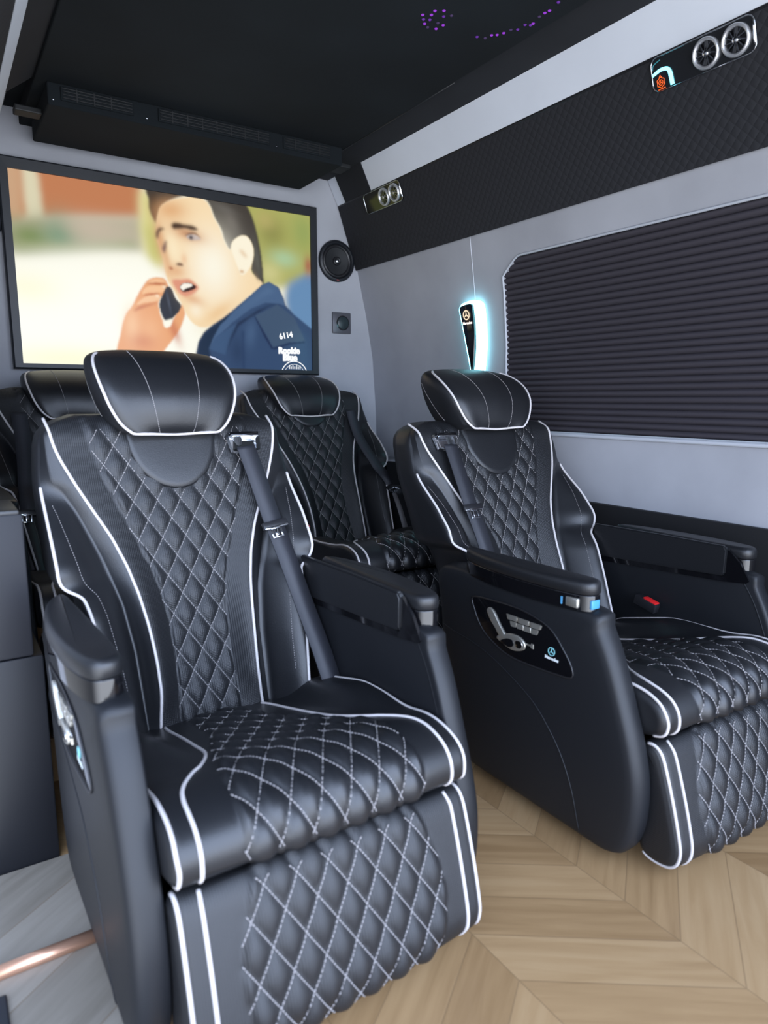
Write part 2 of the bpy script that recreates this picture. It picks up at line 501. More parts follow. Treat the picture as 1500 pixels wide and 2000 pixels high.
# console outline (y,z)
CONS = cr([(-.125,.576),(-.115,.45),(-.135,.30),(-.165,.15),(-.192,.078),(-.218,.045),(-.265,.031),(-.43,.030),(-.63,.030),(-.730,.032),(-.772,.060),(-.795,.125),(-.797,.217),(-.780,.30),(-.755,.375),(-.718,.475),(-.685,.54),(-.662,.576),(-.45,.576)], 6, True)
def console_x(y, z):
    return .335 + .012*float(smoothstep(.30, .56, z))*math.exp(-((y+.42)/.22)**2)
def console_geo():
    P = resample([p for p in CONS], .013, True); n = len(P)
    C = np.mean(P, axis=0); Nn = []
    area = sum(P[i-1][0]*P[i][1]-P[i][0]*P[i-1][1] for i in range(n))
    for i in range(n):
        t = P[(i+1) % n]-P[i-1]; m = np.array([t[1], -t[0]]); m /= np.linalg.norm(m); Nn.append(m if area > 0 else -m)
    V = []; F = []
    rings = [('n', .010, .282), ('n', .0035, .2835), ('n', 0, .288), ('n', 0, .315), ('n', .003, .324), ('s', .98, .3315), ('s', .955, .3360), ('s', .91, .3385),
             ('s', .80, .3412), ('s', .6, .3430), ('s', .4, .3435), ('s', .2, .344)]
    for kind, a, x in rings:
        for p, nn in zip(P, Nn):
            q = p - nn*a if kind == 'n' else C + (p-C)*a
            t = (x-.315)/.02 if x > .315 else 0
            V.append((x + (console_x(*q)-.335)*min(1, max(0, t)), q[0], q[1]))
    R = len(rings)
    for r in range(R-1):
        for i in range(n):
            j = (i+1) % n; F.append((r*n+i, r*n+j, (r+1)*n+j, (r+1)*n+i))
    F.append(tuple(range(n)))
    c = len(V); V.append((.344+console_x(C[0], C[1])-.335, C[0], C[1]))
    for i in range(n): F.append(((R-1)*n+i, (R-1)*n+(i+1) % n, c))
    return V, F, P, Nn
ARM = cr([(.302,-.215),(.325,-.217),(.347,-.265),(.363,-.36),(.367,-.46),(.361,-.56),(.346,-.635),(.325,-.656),(.296,-.648),(.287,-.615),(.290,-.45),(.296,-.30)], 5, True)
def slab(poly, z0, z1, r, inset=0.0):
    """rounded slab over a 2D outline (x,y)"""
    P = resample(poly, .012, True); n = len(P); Nn = []
    area = sum(P[i-1][0]*P[i][1]-P[i][0]*P[i-1][1] for i in range(n))
    for i in range(n):
        t = P[(i+1) % n]-P[i-1]; m = np.array([t[1], -t[0]]); m /= np.linalg.norm(m); Nn.append(m if area > 0 else -m)
    rings = [(.004, z0), (0, z0+.003)]
    for k in range(6):
        a = k/5*PI/2; rings.append((r*(1-math.cos(a)), z1-r+r*math.sin(a)))
    V = []; F = []
    for o, z in rings:
        for p, nn in zip(P, Nn):
            q = p-nn*(o+inset); V.append((q[0], q[1], z))
    for r_ in range(len(rings)-1):
        for i in range(n):
            j = (i+1) % n; F.append((r_*n+i, r_*n+j, (r_+1)*n+j, (r_+1)*n+i))
    F.append(tuple(range(n))); F.append(tuple((len(rings)-1)*n+i for i in range(n)))
    return V, F

HEADV = [(0.0,.951,-.030,.082,-.012,.092,.075),(.06,.958,-.041,.106,-.004,.114,.095),(.18,.980,-.051,.130,.010,.138,.118),(.38,1.016,-.054,.149,.020,.156,.135),(.55,1.052,-.046,.160,.024,.166,.147),
         (.72,1.086,-.023,.166,.027,.172,.155),(.86,1.114,.008,.166,.030,.172,.160),(.95,1.134,.040,.160,.032,.166,.162),(1.01,1.147,.070,.147,.030,.152,.160),(1.06,1.156,.096,.118,.022,.125,.155),(1.1,1.160,.112,.075,.01,.085,.148)]
def head_geo():
    K = cr([h for h in HEADV], 6)
    V = []; F = []; pip = []
    for v, z, yf, p, sag, xs, yk in K:
        half = cr([(0, yf), (p*.55, yf+sag*.22), (p, yf+sag), (xs+.006, yf+sag+(yk-yf-sag)*.45), (xs*.88, yk-.004), (xs*.45, yk+.012), (0, yk+.015)], 5)
        half = [(h[0], h[1], z) for h in half]
        pip.append((p, yf+sag, z))
        V += half + [(-x, y, zz) for x, y, zz in reversed(half[1:-1])]
    n = len(half)*2-2
    for i in range(len(K)-1):
        for k in range(n):
            l = (k+1) % n; F.append((i*n+k, i*n+l, (i+1)*n+l, (i+1)*n+k))
    F.append(tuple(range(n)))
    c = len(V); V.append((0, .126, 1.161)); b = (len(K)-1)*n
    for k in range(n): F.append((b+k, b+(k+1) % n, c))
    return V, F, pip, K

def ribbon(path, w, across, t=.0016):
    """flat strap: path of 3D points, across = list of width directions"""
    V = []; F = []; n = len(path)
    for i, p in enumerate(path):
        p = Vector(p); a = Vector(across[i] if isinstance(across, list) else across).normalized()*w/2
        tn = Vector(path[min(i+1, n-1)])-Vector(path[max(i-1, 0)]); nn = a.cross(tn).normalized()*t
        V += [p-a+nn, p+a+nn, p+a-nn, p-a-nn]
    for i in range(n-1):
        for k in range(4):
            l = (k+1) % 4; F.append((i*4+k, i*4+l, i*4+4+l, i*4+4+k))
    F.append((0, 1, 2, 3)); F.append(tuple(4*(n-1)+k for k in (3, 2, 1, 0)))
    return V, F

PIPE_R = .0036

def star_mark(c, ux, uy, nrm, r, w=.11):
    """ring with a three-pointed star, flat relief. c centre, ux/uy in-plane axes"""
    V = []; F = []
    c, ux, uy, nn = Vector(c), Vector(ux), Vector(uy), Vector(nrm)
    def pt(x, y, h=0): return tuple(c + ux*x + uy*y + nn*h)
    n = 32
    for k in range(n):
        a = 2*PI*k/n
        for rr, h in ((r, 0), (r, .0012), (r*(1-w*1.6), .0012), (r*(1-w*1.6), 0)): V.append(pt(rr*math.cos(a), rr*math.sin(a), h))
    for k in range(n):
        l = (k+1) % n
        for q in range(4):
            F.append((k*4+q, l*4+q, l*4+(q+1) % 4, k*4+(q+1) % 4))
    for a0 in (90, 210, 330):
        a = math.radians(a0); b = len(V); t = r*.93; s = r*.17
        for h in (0, .0012):
            V += [pt(t*math.cos(a), t*math.sin(a), h), pt(s*math.cos(a+PI/3), s*math.sin(a+PI/3), h), pt(0, 0, h), pt(s*math.cos(a-PI/3), s*math.sin(a-PI/3), h)]
        F += [(b, b+1, b+2, b+3), (b+4, b+7, b+6, b+5)] + [(b+i, b+(i+1) % 4, b+4+(i+1) % 4, b+4+i) for i in range(4)]
    return V, F

def text_geo(s, size, c, ux, uy, nrm, depth=.0006, bold=0.0):
    cu = bpy.data.curves.new('lettering', 'FONT'); cu.body = s; cu.size = size; cu.align_x = 'CENTER'; cu.align_y = 'CENTER'
    cu.extrude = depth; cu.offset = bold; cu.resolution_u = 3
    o = bpy.data.objects.new('lettering', cu); COL.objects.link(o)
    dg = bpy.context.evaluated_depsgraph_get(); dg.update()
    me = o.evaluated_get(dg).to_mesh()
    c, ux, uy, nn = Vector(c), Vector(ux), Vector(uy), Vector(nrm)
    V = [tuple(c + ux*v.co.x + uy*v.co.y + nn*(v.co.z+depth)) for v in me.vertices]; F = [tuple(p.vertices) for p in me.polygons]
    o.evaluated_get(dg).to_mesh_clear()
    bpy.data.objects.remove(o); bpy.data.curves.remove(cu)
    return V, F
# ------------------------------------------------------------------ build the first seat
def recl(p, a):
    y, z = p[1]-PIV[1], p[2]-PIV[2]
    return (p[0], math.cos(a)*y+math.sin(a)*z+PIV[1], -math.sin(a)*y+math.cos(a)*z+PIV[2])

BV, BF, BM_ = backrest_geo(); BT = bvh(BV, BF)
def on_back(x, z, off=.0): 
    return drape(BT, (x, -1.5, z), (0, 1, 0), off)

def make_seat(name, label, loc, group):
    root = empty(name, loc, label, 'seat', group)
    LP, PP, TH = M['leather'], M['perf'], M['thread']
    # --- backrest
    mb = MB(); mb.V = list(BV); mb.F = list(BF); mb.M = list(BM_)
    reg = lambda x, s: .305 < s/1.053 < .968 and abs(x) < xq(s/1.053)+.004 and not NECK(x, s/1.053)
    for ln in lattice(reg, .30, 1.03, lambda x, s: on_back(x, s/1.053, .0009)):
        v, f = dashes(ln); mb.add(v, f, 2)
    # plain seam thread on the wing
    for sg in (1, -1):
        ln = [on_back(sg*(XC(z)+.45*(XW(z)-XC(z))+.012), z, .0003) for z in np.linspace(.80, .38, 60)]
        v, f = dashes([p for p in ln if p], .004, .0015, .0008); mb.add(v, f, 2)
    mb.V = shift(mb.V, PIV)
    back = mb.build('backrest', [LP, PP, TH], root, loc=PIV)
    for sg in (1, -1):
        zs = np.linspace(.286, .972, 90)
        pth = [on_back(sg*(xp(z)+.001), z, .0008) for z in zs]
        pth = [p for p in pth if p]
        # over the shoulder
        e = pth[-1]; pth += [Vector((e.x+sg*.002, e.y+.012, e.z+.010)), Vector((e.x+sg*.003, e.y+.035, e.z+.019))]
        v, f = tube(resample(cr(pth[::4]+[pth[-1]], 4), .006), PIPE_R, 7)
        mesh('backrest_piping', shift(v, PIV), f, M['piping'], back)
        # wing piping: follows the front edge of the wing and steps in at the armrest
        zz = [.838,.82,.80,.78,.76,.74,.72,.70,.685,.672,.660,.650,.641,.634,.628,.622,.616,.610,.602,.592,.575,.55,.52,.48,.44,.40,.37,.345]
        pw = []
        for z in zz:
            h = on_back(sg*(XW(z)-.001), z, .001)
            if h: pw.append(h)
        v, f = tube(resample(cr(pw, 5), .006), PIPE_R, 7)
        mesh('wing_piping', shift(v, PIV), f, M['piping'], back)
    # neck pad
    ol = [(.112*math.cos(a), .95+.132*math.sin(a)) for a in np.linspace(PI, 2*PI, 40)] + [(.112, .968), (.112, .985), (-.112, .985), (-.112, .968)]
    V = []; F = []; n = len(ol); cx, cz = 0, .935
    for sc_, off in ((1.0, -.004), (1.0, .003), (.985, .008), (.95, .0115), (.85, .013), (.6, .014), (.3, .014)):
        for x, z in ol:
            q = (cx+(x-cx)*sc_, cz+(z-cz)*sc_)
            V.append((q[0], yb(q[1])+.3*toproll(q[1])-off, q[1]))
    for r in range(6):
        for i in range(n): F.append((r*n+i, r*n+(i+1) % n, (r+1)*n+(i+1) % n, (r+1)*n+i))
    c = len(V); V.append((0, yb(cz)-.014, cz))
    for i in range(n): F.append((6*n+i, 6*n+(i+1) % n, c))
    mesh('neck_pad', shift(V, PIV), F, LP, back)
    # --- headrest
    HV, HF, pip, K = head_geo(); HT = bvh(HV, HF)
    mb = MB().add(HV, HF, 0)
    for sg in (1, -1):
        ln = []
        for t in np.linspace(0, 1, 60):
            z = .957 + t*.200; x = sg*(.041+.032*t**.8)
            h = drape(HT, (x, -1, z), (0, 1, 0), .0003)
            if h: ln.append(h)
        v, f = dashes(ln, .0036, .0012, .0010); mb.add(v, f, 1)
        # back seam on the side of the pillow
        ln = []
        for t in np.linspace(0, 1, 40):
            z = .985+t*.13; y = .045+.085*t
            h = drape(HT, (sg*1, y, z), (-sg, 0, 0), .0003)
            if h: ln.append(h)
        v, f = dashes(ln, .0036, .0012, .0008); mb.add(v, f, 1)
    mb.V = shift(mb.V, PIV)
    head = mb.build('headrest', [LP, TH], root, loc=PIV)
    k1 = [i for i, h in enumerate(K) if h[1] <= 1.150]
    side = [Vector(pip[i])+Vector((.0005, -.001, 0)) for i in k1]
    botr = [drape(HT, (x, -1, .9535-.0012*math.cos(x/.07*PI)), (0, 1, 0), .0008) for x in np.linspace(-.076, .076, 13)]
    botr = [b_ for b_ in botr if b_]; s2 = side[4:]
    path = [Vector((-p.x, p.y, p.z)) for p in reversed(s2)] + botr + s2
    v, f = tube(resample(cr(path[::2]+[path[-1]], 5), .006), PIPE_R, 7)
    mesh('headrest_piping', shift(v, PIV), f, M['piping'], head)
    # --- cushion
    CV, CF, P, L, Nn = pad_geo(CUSH, .281, .022, cush_disp, .19)
    CT = bvh(CV, CF); mb = MB().add(CV, CF, 0)
    P = np.array(P); L = np.array(L)
    def cush3(x, s):
        i = int(np.clip(np.searchsorted(L, s)-1, 0, len(L)-2)); j = i+1
        t = (s-L[i])/(L[j]-L[i]+1e-9); p = P[i]+(P[j]-P[i])*t; nn = Nn[i]*(1-t)+Nn[j]*t
        d = Vector((0, -nn[0], -nn[1]))
        return drape(CT, Vector((x, p[0], p[1]))-d*.08, d, .0011)
    iend = int(np.argmin([abs(p[0]+.815)+abs(p[1]-.322) for p in P])); sA, sB = sorted((L[iend], L[int(np.argmin([abs(p[0]+.235)+abs(p[1]-.297) for p in P]))]))
    yat = lambda s: P[int(np.argmin(abs(L-s)))]
    reg = lambda x, s: abs(x) < CQ(yat(s)[0])+.004
    for ln in lattice(reg, sA, sB, cush3, .005):
        v, f = dashes(ln, .0060, .0012, .00125); mb.add(v, f, 1)
    cush = mb.build('seat_cushion', [LP, TH], root)
    for sg in (1, -1):
        def snap(tree, pl, n=.0008):
            o_ = []
            for q in resample(cr(pl, 6), .006):
                h = tree.find_nearest(Vector((sg*q[0], q[1], q[2])))
                nn = h[1]; d_ = Vector((sg*q[0], q[1], q[2]))-h[0]
                if nn.dot(d_) < 0: nn = -nn if d_.length > .02 else nn
                o_.append(h[0])
            return o_
        v, f = tube(snap(CT, [(.118,-.225,.315),(.123,-.27,.33),(.125,-.366,.345),(.129,-.464,.372),(.137,-.555,.398),(.166,-.622,.413),(.195,-.655,.418),(.223,-.698,.426),(.234,-.734,.425),(.236,-.768,.416),(.236,-.79,.405),(.236,-.808,.388),(.236,-.818,.368),(.236,-.817,.348),(.236,-.808,.328),(.235,-.795,.321)]), PIPE_R, 7)
        mesh('cushion_piping', v, f, M['piping'], cush)
        v, f = tube(snap(CT, [(.2705,-.25,.35),(.2705,-.40,.39),(.2705,-.55,.395),(.2705,-.638,.408),(.2705,-.70,.420),(.2705,-.75,.417),(.2705,-.79,.402),(.2705,-.81,.38),(.2705,-.82,.355),(.2705,-.81,.33),(.2705,-.785,.318)]), PIPE_R, 7)
        mesh('cushion_edge_piping', v, f, M['piping'], cush)
    # --- footrest
    FV, FF, P2, L2, N2 = pad_geo(FOOT, .281, .024, foot_disp, .20)
    FT = bvh(FV, FF); mb = MB().add(FV, FF, 0)
    P2 = np.array(P2); L2 = np.array(L2)
    yat2 = lambda s: P2[int(np.argmin(abs(L2-s)))]
    def foot3(x, s):
        i = int(np.clip(np.searchsorted(L2, s), 1, len(L2)-1)); t = (s-L2[i-1])/(L2[i]-L2[i-1])
        z = P2[i-1][1]+(P2[i][1]-P2[i-1][1])*t
        return drape(FT, (x, -1.5, z), (0, 1, 0), .0011)
    i0 = int(np.argmin([abs(p[0]+.800)+abs(p[1]-.300) for p in P2])); i1 = int(np.argmin([abs(p[0]+.876)+abs(p[1]-.046) for p in P2]))
    sA, sB = sorted((L2[i0], L2[i1]))
    reg = lambda x, s: abs(x) < FQ(yat2(s)[1])+.004
    for ln in lattice(reg, sA, sB, foot3, .005):
        v, f = dashes(ln, .0060, .0012, .00125); mb.add(v, f, 1)
    foot = mb.build('footrest', [M['perf'], TH], root)
    for sg in (1, -1):
        pts = [drape(FT, (sg*.238, -1.2, z), (0, 1, 0), .0008) for z in np.linspace(.296, .068, 38)]
        pts = [Vector((sg*.236, -.795, .304))] + [p for p in pts if p] + [Vector((sg*.237, -.8655, .056)), Vector((sg*.236, -.856, .046)), Vector((sg*.235, -.842, .039))]
        v, f = tube(resample(cr(pts[::2]+[pts[-1]], 4), .006), PIPE_R, 7)
        mesh('footrest_piping', v, f, M['piping'], foot)
        lp = []
        jj = [j for j in range(len(P2)) if N2[j][0] < .35 or (P2[j][1] < .05 and P2[j][0] < -.775) or (P2[j][1] > .29 and P2[j][0] < -.768)]
        jj.sort(key=lambda j: L2[j]); g = max(range(len(jj)), key=lambda q: (L2[jj[q]]-L2[jj[q-1]]) % (L2[-1]+.0055))
        for j in jj[g:]+jj[:g]: lp.append(Vector((sg*.2715, P2[j][0]-N2[j][0]*.0040, P2[j][1]-N2[j][1]*.0040)))
        v, f = tube(resample(cr(lp[::2]+[lp[-1]], 4), .006), PIPE_R, 7)
        mesh('footrest_edge_piping', v, f, M['piping'], foot)
    # --- hidden base that carries the seat
    mb = MB()
    mb.add(*boxm((-.22,-.70,.02),(.22,-.15,.09),.01)); mb.add(*boxm((-.12,-.62,.08),(.12,-.25,.26),.01))
    mb.build('seat_base', M['plastic'], root, sharp=30)
    # --- consoles
    KV, KF, KP, KN = console_geo(); KT = bvh(KV, KF)
    for sg in (-1, 1):
        def put(mb): return mb if sg > 0 else mb.mirror()
        mb = MB().add(KV, KF, 0)
        seam = cr([(-.135,.405),(-.20,.398),(-.27,.392),(-.34,.378),(-.42,.348),(-.50,.308),(-.555,.26),(-.60,.203),(-.634,.13),(-.654,.046)], 6)
        ln = [drape(KT, (1, y, z), (-1, 0, 0), .0002) for y, z in seam]
        v, f = tube([p for p in ln if p], .0016, 5); mb.add(v, f, 0)
        # raised lip along the curved front edge, inner side
        lip = [Vector((.2845, y, z)) for y, z in cr([(-.640,.562),(-.684,.495),(-.724,.40),(-.750,.31),(-.768,.217),(-.768,.13)], 8)]
        v, f = tube(lip, .0035, 6); mb.add(v, f, 0)
        cons = put(mb).build('armrest_console', [M['console']], root)
        put(MB().add(*slab(ARM, .570, .609, .003, .0010))).build('gloss_trim', M['gloss'], cons, sharp=40)
        put(MB().add(*slab(ARM, .6085, .641, .014))).build('armrest_pad', M['leather'], cons, sharp=60)
        if sg > 0:
            # tray door on the inner side, with its gloss strip below
            mb = MB()
            pr = [(-.150,.636),(-.150,.533),(-.40,.545),(-.592,.556),(-.600,.562),(-.602,.628),(-.594,.640),(-.40,.640)]
            V, F = prism(pr, lambda p: (.286, p[0], p[1]), lambda p: (.271, p[0], p[1]))
            bm = bmesh.new(); vs = [bm.verts.new(v) for v in V]
            for f in F: bm.faces.new([vs[i] for i in f])
            bmesh.ops.recalc_face_normals(bm, faces=bm.faces)
            bmesh.ops.bevel(bm, geom=bm.edges[:], offset=.0035, segments=2, affect='EDGES')
            bm.verts.index_update(); V = [tuple(v.co) for v in bm.verts]; F = [tuple(v.index for v in f.verts) for f in bm.faces]; bm.free()
            put(mb.add(V, F)).build('tray_door', M['leather'], cons, sharp=50)
            st = [(-.150,.534),(-.150,.517),(-.40,.530),(-.592,.540),(-.660,.548),(-.668,.556),(-.640,.600),(-.604,.632),(-.600,.562),(-.592,.554)]
            put(MB().add(*prism(st, lambda p: (.2835, p[0], p[1]), lambda p: (.2765, p[0], p[1])))).build('gloss_strip', M['gloss'], cons, smooth=False)
    return root
def make_controls(cons):
    """leaf shaped control panel on the outer face of the viewer's left console"""
    tree = BVHTree.FromPolygons([v.co for v in cons.data.vertices], [tuple(p.vertices) for p in cons.data.polygons])
    def S(y, z, off=0.0):
        h = tree.ray_cast(Vector((-1, y, z)), Vector((1, 0, 0)), 3)
        return Vector((h[0].x-off, y, z))
    out = cr([(-.279,.520),(-.364,.530),(-.432,.533),(-.500,.526),(-.557,.507),(-.604,.458),(-.622,.425),(-.618,.412),(-.598,.406),(-.502,.400),(-.424,.400),(-.368,.415),(-.317,.443),(-.285,.488)], 6, True)
    out = resample(out, .006, True); n = len(out); C = np.mean(out, axis=0)
    def plate(pl, h0, h1, r, m, name):
        P = [np.array(p) for p in pl]; c = np.mean(P, axis=0); k = len(P); V = []; F = []
        for sc_, off in ((1, h0), (1, h1-r), (1-r*.6/.05, h1-r*.3), (1-r*1.6/.05, h1), (.6, h1), (.25, h1)):
            V += [S(*(c+(p-c)*sc_), off) for p in P]
        for a in range(5):
            for i in range(k): F.append((a*k+i, a*k+(i+1) % k, (a+1)*k+(i+1) % k, (a+1)*k+i))
        F.append(tuple(5*k+i for i in range(k)))
        return mesh(name, V, F, M[m], cons, sharp=50)
    plate(out, -.004, .0022, .0015, 'gloss', 'control_panel')
    ring = [S(*p, .0018) for p in out]
    v, f = tube(ring, .0022, 6, True); mesh('panel_rim', v, f, M['plastic'], cons)
    # switch in the outline of a seat: back bar and cushion bar
    back = cr([(-.339,.500),(-.350,.510),(-.364,.505),(-.378,.488),(-.395,.468),(-.411,.450),(-.405,.440),(-.388,.444),(-.372,.462),(-.352,.480)], 4, True)
    plate(back, .001, .0062, .002, 'satin', 'backrest_switch')
    cu = cr([(-.376,.438),(-.405,.455),(-.435,.463),(-.462,.461),(-.477,.449),(-.474,.434),(-.450,.423),(-.425,.421),(-.398,.428)], 4, True)
    plate(cu, .001, .0062, .002, 'satin', 'cushion_switch')
    plate(cr([(-.392,.433),(-.415,.446),(-.436,.447),(-.440,.436),(-.428,.426),(-.408,.427)], 4, True), .004, .0072, .001, 'gloss', 'switch_recess')
    plate(cr([(-.448,.449),(-.464,.452),(-.471,.444),(-.464,.434),(-.450,.434)], 4, True), .004, .0078, .001, 'chrome', 'leg_switch')
    plate([(-.480,.452),(-.496,.4525),(-.497,.4565),(-.504,.456),(-.504,.4445),(-.497,.4445),(-.496,.4485),(-.480,.448)], .001, .004, .001, 'satin', 'leg_lever')
    # keypad: two rows of keys
    for (ya, yb_, za, zb, k) in ((-.411,-.530,.5095,.4965,3),(-.424,-.520,.4945,.4815,4)):
        for i in range(k):
            a, b = ya+(yb_-ya)*i/k, ya+(yb_-ya)*(i+1)/k
            plate(resample([(a-.0007,za),(b+.0007,za+.001),(b+.0007+(.004 if i == k-1 else 0),zb+.001),(a-.0007-(.004 if i == 0 else 0),zb)], .005, True), .001, .0045, .001, 'satin', 'keypad_key')
    q = S(-.5605, .4560, .0028)
    mesh('emblem', *star_mark(q, (0, -1, 0), (0, 0, 1), (-1, 0, 0), .0105), M['teal'], cons, smooth=False)
    q = S(-.5605, .4385, .0026)
    mesh('lettering', *text_geo('Mercedes', .0105, q, (0, -1, 0), (0, 0, 1), (-1, 0, 0), .0004, .0004), mat('white_print', (.7, .75, .75), .5), cons, smooth=False)

def copy_tree(o, parent=None):
    c = o.copy(); COL.objects.link(c)
    if parent: c.parent = parent
    for ch in o.children: copy_tree(ch, c)
    return c

def set_pose(root, a, dh):
    for ch in root.children:
        st = ch.name.split('.')[0]
        if st in ('backrest', 'headrest'):
            ch.rotation_euler = (-a, 0, 0)
            if st == 'headrest':
                ch.location = (PIV[0], PIV[1]+math.sin(a)*dh, PIV[2]+math.cos(a)*dh)

def add_belt(root, side, a, path, tong, straps=None, buckle=True, guide=True):
    back = [c for c in root.children if c.name.split('.')[0] == 'backrest'][0]
    pts = resample(cr(path, 8), .012); P = []
    for p in pts:
        u = recl(p, -a) if a else tuple(p)          # into the upright frame
        ys = []
        for dx in (-.024, 0, .024):
            h = on_back(u[0]+dx, u[2])
            if h is not None: ys.append(h.y)
        y = min([u[1]]+[q-.006 for q in ys])
        P.append(Vector(recl((u[0], y, u[2]), a)))
    P = [Vector(p) for p in resample(cr(P[::3]+[P[-1]], 4), .01)]
    ac = []
    for i, p in enumerate(P):
        t = P[min(i+1, len(P)-1)]-P[max(i-1, 0)]
        ac.append(t.cross(Vector((0, -.92, .38))))
    belt = mesh('seat_belt', *ribbon(P, .050, ac), M['belt'], root)
    if guide:
        # chrome guide on the shoulder: bezel with a dark slot
        u = recl(tuple(P[0]), -a); gx, gz = u[0], u[2]+.010
        h = on_back(gx, gz) or Vector((gx, yb(gz), gz))
        mb = MB(); R = Matrix.Rotation(math.radians(-24), 4, 'X')
        def loc(V): return [tuple(R @ Vector(v) + h) for v in V]
        fr = [(-.043,.022),(.043,.022),(.047,.012),(.041,-.030),(.024,-.034),(-.024,-.034),(-.041,-.030),(-.047,.012)]
        inn = [(-.030,.010),(.030,.010),(.031,.006),(.029,-.022),(.020,-.026),(-.020,-.026),(-.029,-.022),(-.031,.006)]
        V = [(x, -.004, z) for x, z in fr]+[(x*.93, -.013, z*.9) for x, z in fr]+[(x, -.011, z) for x, z in inn]+[(x*.9, -.002, z) for x, z in inn]
        F = []
        for r_ in range(3):
            for i in range(8): F.append((r_*8+i, r_*8+(i+1) % 8, (r_+1)*8+(i+1) % 8, (r_+1)*8+i))
        F.append(tuple(24+i for i in range(8))); F.append(tuple(reversed(range(8))))
        g = mesh('belt_guide', shift(loc(V), PIV), F, M['chrome'], back, smooth=False)
        V, F = box((0, -.0155, .0165), (.078, .010, .012), .003); mesh('guide_slot', shift(loc(V), PIV), F, M['gloss'], back, sharp=40)
        V, F = box((0, -.0185, .0105), (.068, .006, .004), .0015); mesh('guide_bar', shift(loc(V), PIV), F, M['chrome'], back, sharp=40)
    # tongue riding on the belt
    i = int(np.argmin([abs(p.z-tong) for p in P])); c = P[i]
    t = (P[min(i+1, len(P)-1)]-P[i-1]).normalized(); ax = ac[i].normalized(); nn = ax.cross(t).normalized()
    if nn.y > 0: nn = -nn
    def fr3(V): return [tuple(c + ax*v[0] + nn*v[1] - t*v[2]) for v in V]
    V, F = box((0, .004, .004), (.070, .012, .020), .003); tg = mesh('belt_tongue', fr3(V), F, M['plastic'], root, sharp=40)
    V, F = box((-.000, .0085, -.004), (.066, .005, .005), .0015); mesh('chrome_edge', fr3(V), F, M['chrome'], tg, sharp=40)
    mb = MB()
    for b in (((-.008, .009, -.018),(.005,.004,.026)), ((.018,.009,-.018),(.005,.004,.026)), ((.005,.009,-.030),(.031,.004,.005)), ((.005,.009,-.006),(.031,.004,.005)), ((.005,.0085,-.018),(.010,.003,.018))):
        mb.add(*box(*b, .001))
    mb.V = fr3(mb.V); mb.build('latch_plate', M['chrome'], tg, sharp=40)
    if straps:
        for s in straps: mesh('belt_strap', *ribbon([Vector(q) for q in s], .022, (1, -.25, .2)), M['strap'], root)
    if buckle:
        s = -side
        mb = MB(); mb.add(*box((0, 0, 0), (.026, .075, .030), .004))
        R = Matrix.Translation((s*.256, -.375, .425)) @ Matrix.Rotation(math.radians(14), 4, 'X')
        mb.V = [tuple(R @ Vector(v)) for v in mb.V]
        bk = mb.build('belt_buckle', M['plastic'], root, sharp=40)
        V, F = box((0, -.012, .0155), (.021, .044, .006), .0015)
        mesh('release_button', [tuple(R @ Vector(v)) for v in V], F, M['red'], bk, sharp=40)

G = 'black quilted captain seats of the van'
seatA = make_seat('captain_seat', 'nearest black leather captain seat with white piping, showing its whole quilted footrest', (.5003, 1.7341, 0), G)
for ch in list(seatA.children):
    if ch.name.split('.')[0] == 'armrest_console' and min(v.co.x for v in ch.data.vertices) < 0: make_controls(ch)
seatB = copy_tree(seatA); seatC = copy_tree(seatA); seatD = copy_tree(seatA)
seatA.rotation_euler = (0, 0, .014)
seatB.location = (1.5138, 1.6269, 0); seatC.location = (1.410, 2.705, .130); seatD.location = (.466, 2.705, .130)
seatB['label'] = 'black captain seat with silver control panel facing the aisle, in front of the blind'
seatC['label'] = 'black quilted captain seat at the rear, below the round speaker, between the two nearer seats'
seatD['label'] = 'dark captain seat mostly hidden behind the nearest seat, under the left half of the television'
for ch in seatB.children:
    if ch.name.split('.')[0] == 'armrest_console' and min(v.co.x for v in ch.data.vertices) < 0:
        mesh('chrome_button', *box((-.3500,-.615,.5895),(.010,.034,.022),.003), M['satin'], ch, sharp=40)
        mesh('blue_reflection', *box((-.3560,-.588,.5885),(.003,.005,.018),.001), M['glint'], ch, sharp=40)  # small blue blocks added as painted reflections beside the chrome button
        mesh('blue_reflection', *box((-.322,-.6535,.5885),(.026,.006,.020),.001), M['glint'], ch, sharp=40)
def drop_console(root, left):
    for ch in list(root.children):
        if ch.name.split('.')[0] == 'armrest_console' and (min(v.co.x for v in ch.data.vertices) < 0) == left:
            for c in list(ch.children): bpy.data.objects.remove(c)
            bpy.data.objects.remove(ch)
drop_console(seatC, True); drop_console(seatD, False)
set_pose(seatA, 0, 0); set_pose(seatB, .0975, .0126); set_pose(seatC, .147, -.085); set_pose(seatD, .147, -.085)
add_belt(seatA, 1, 0, [(.186,-.02,.915),(.198,-.07,.826),(.21,-.117,.737),(.225,-.175,.637),(.240,-.235,.528),(.250,-.30,.43),(.256,-.34,.36)], .712)
add_belt(seatB, -1, .0975, [(-.188,.031,.90),(-.193,-.028,.808),(-.197,-.083,.722),(-.196,-.128,.652),(-.198,-.175,.57),(-.210,-.25,.47),(-.24,-.31,.38)], .715)
add_belt(seatC, 1, .147, [(.205,.05,.86),(.208,-.02,.74),(.243,-.13,.605),(.282,-.20,.51)], .525,
         [[(.275,-.21,.500),(.272,-.26,.43),(.268,-.31,.345)], [(.290,-.21,.500),(.278,-.26,.43),(.270,-.31,.345)]], guide=False)
add_belt(seatD, -1, .147, [(-.205,.05,.86),(-.205,-.02,.74),(-.215,-.10,.62),(-.225,-.17,.52)], .53,
         [[(-.222,-.18,.51),(-.226,-.22,.44),(-.23,-.27,.36)]], guide=False)
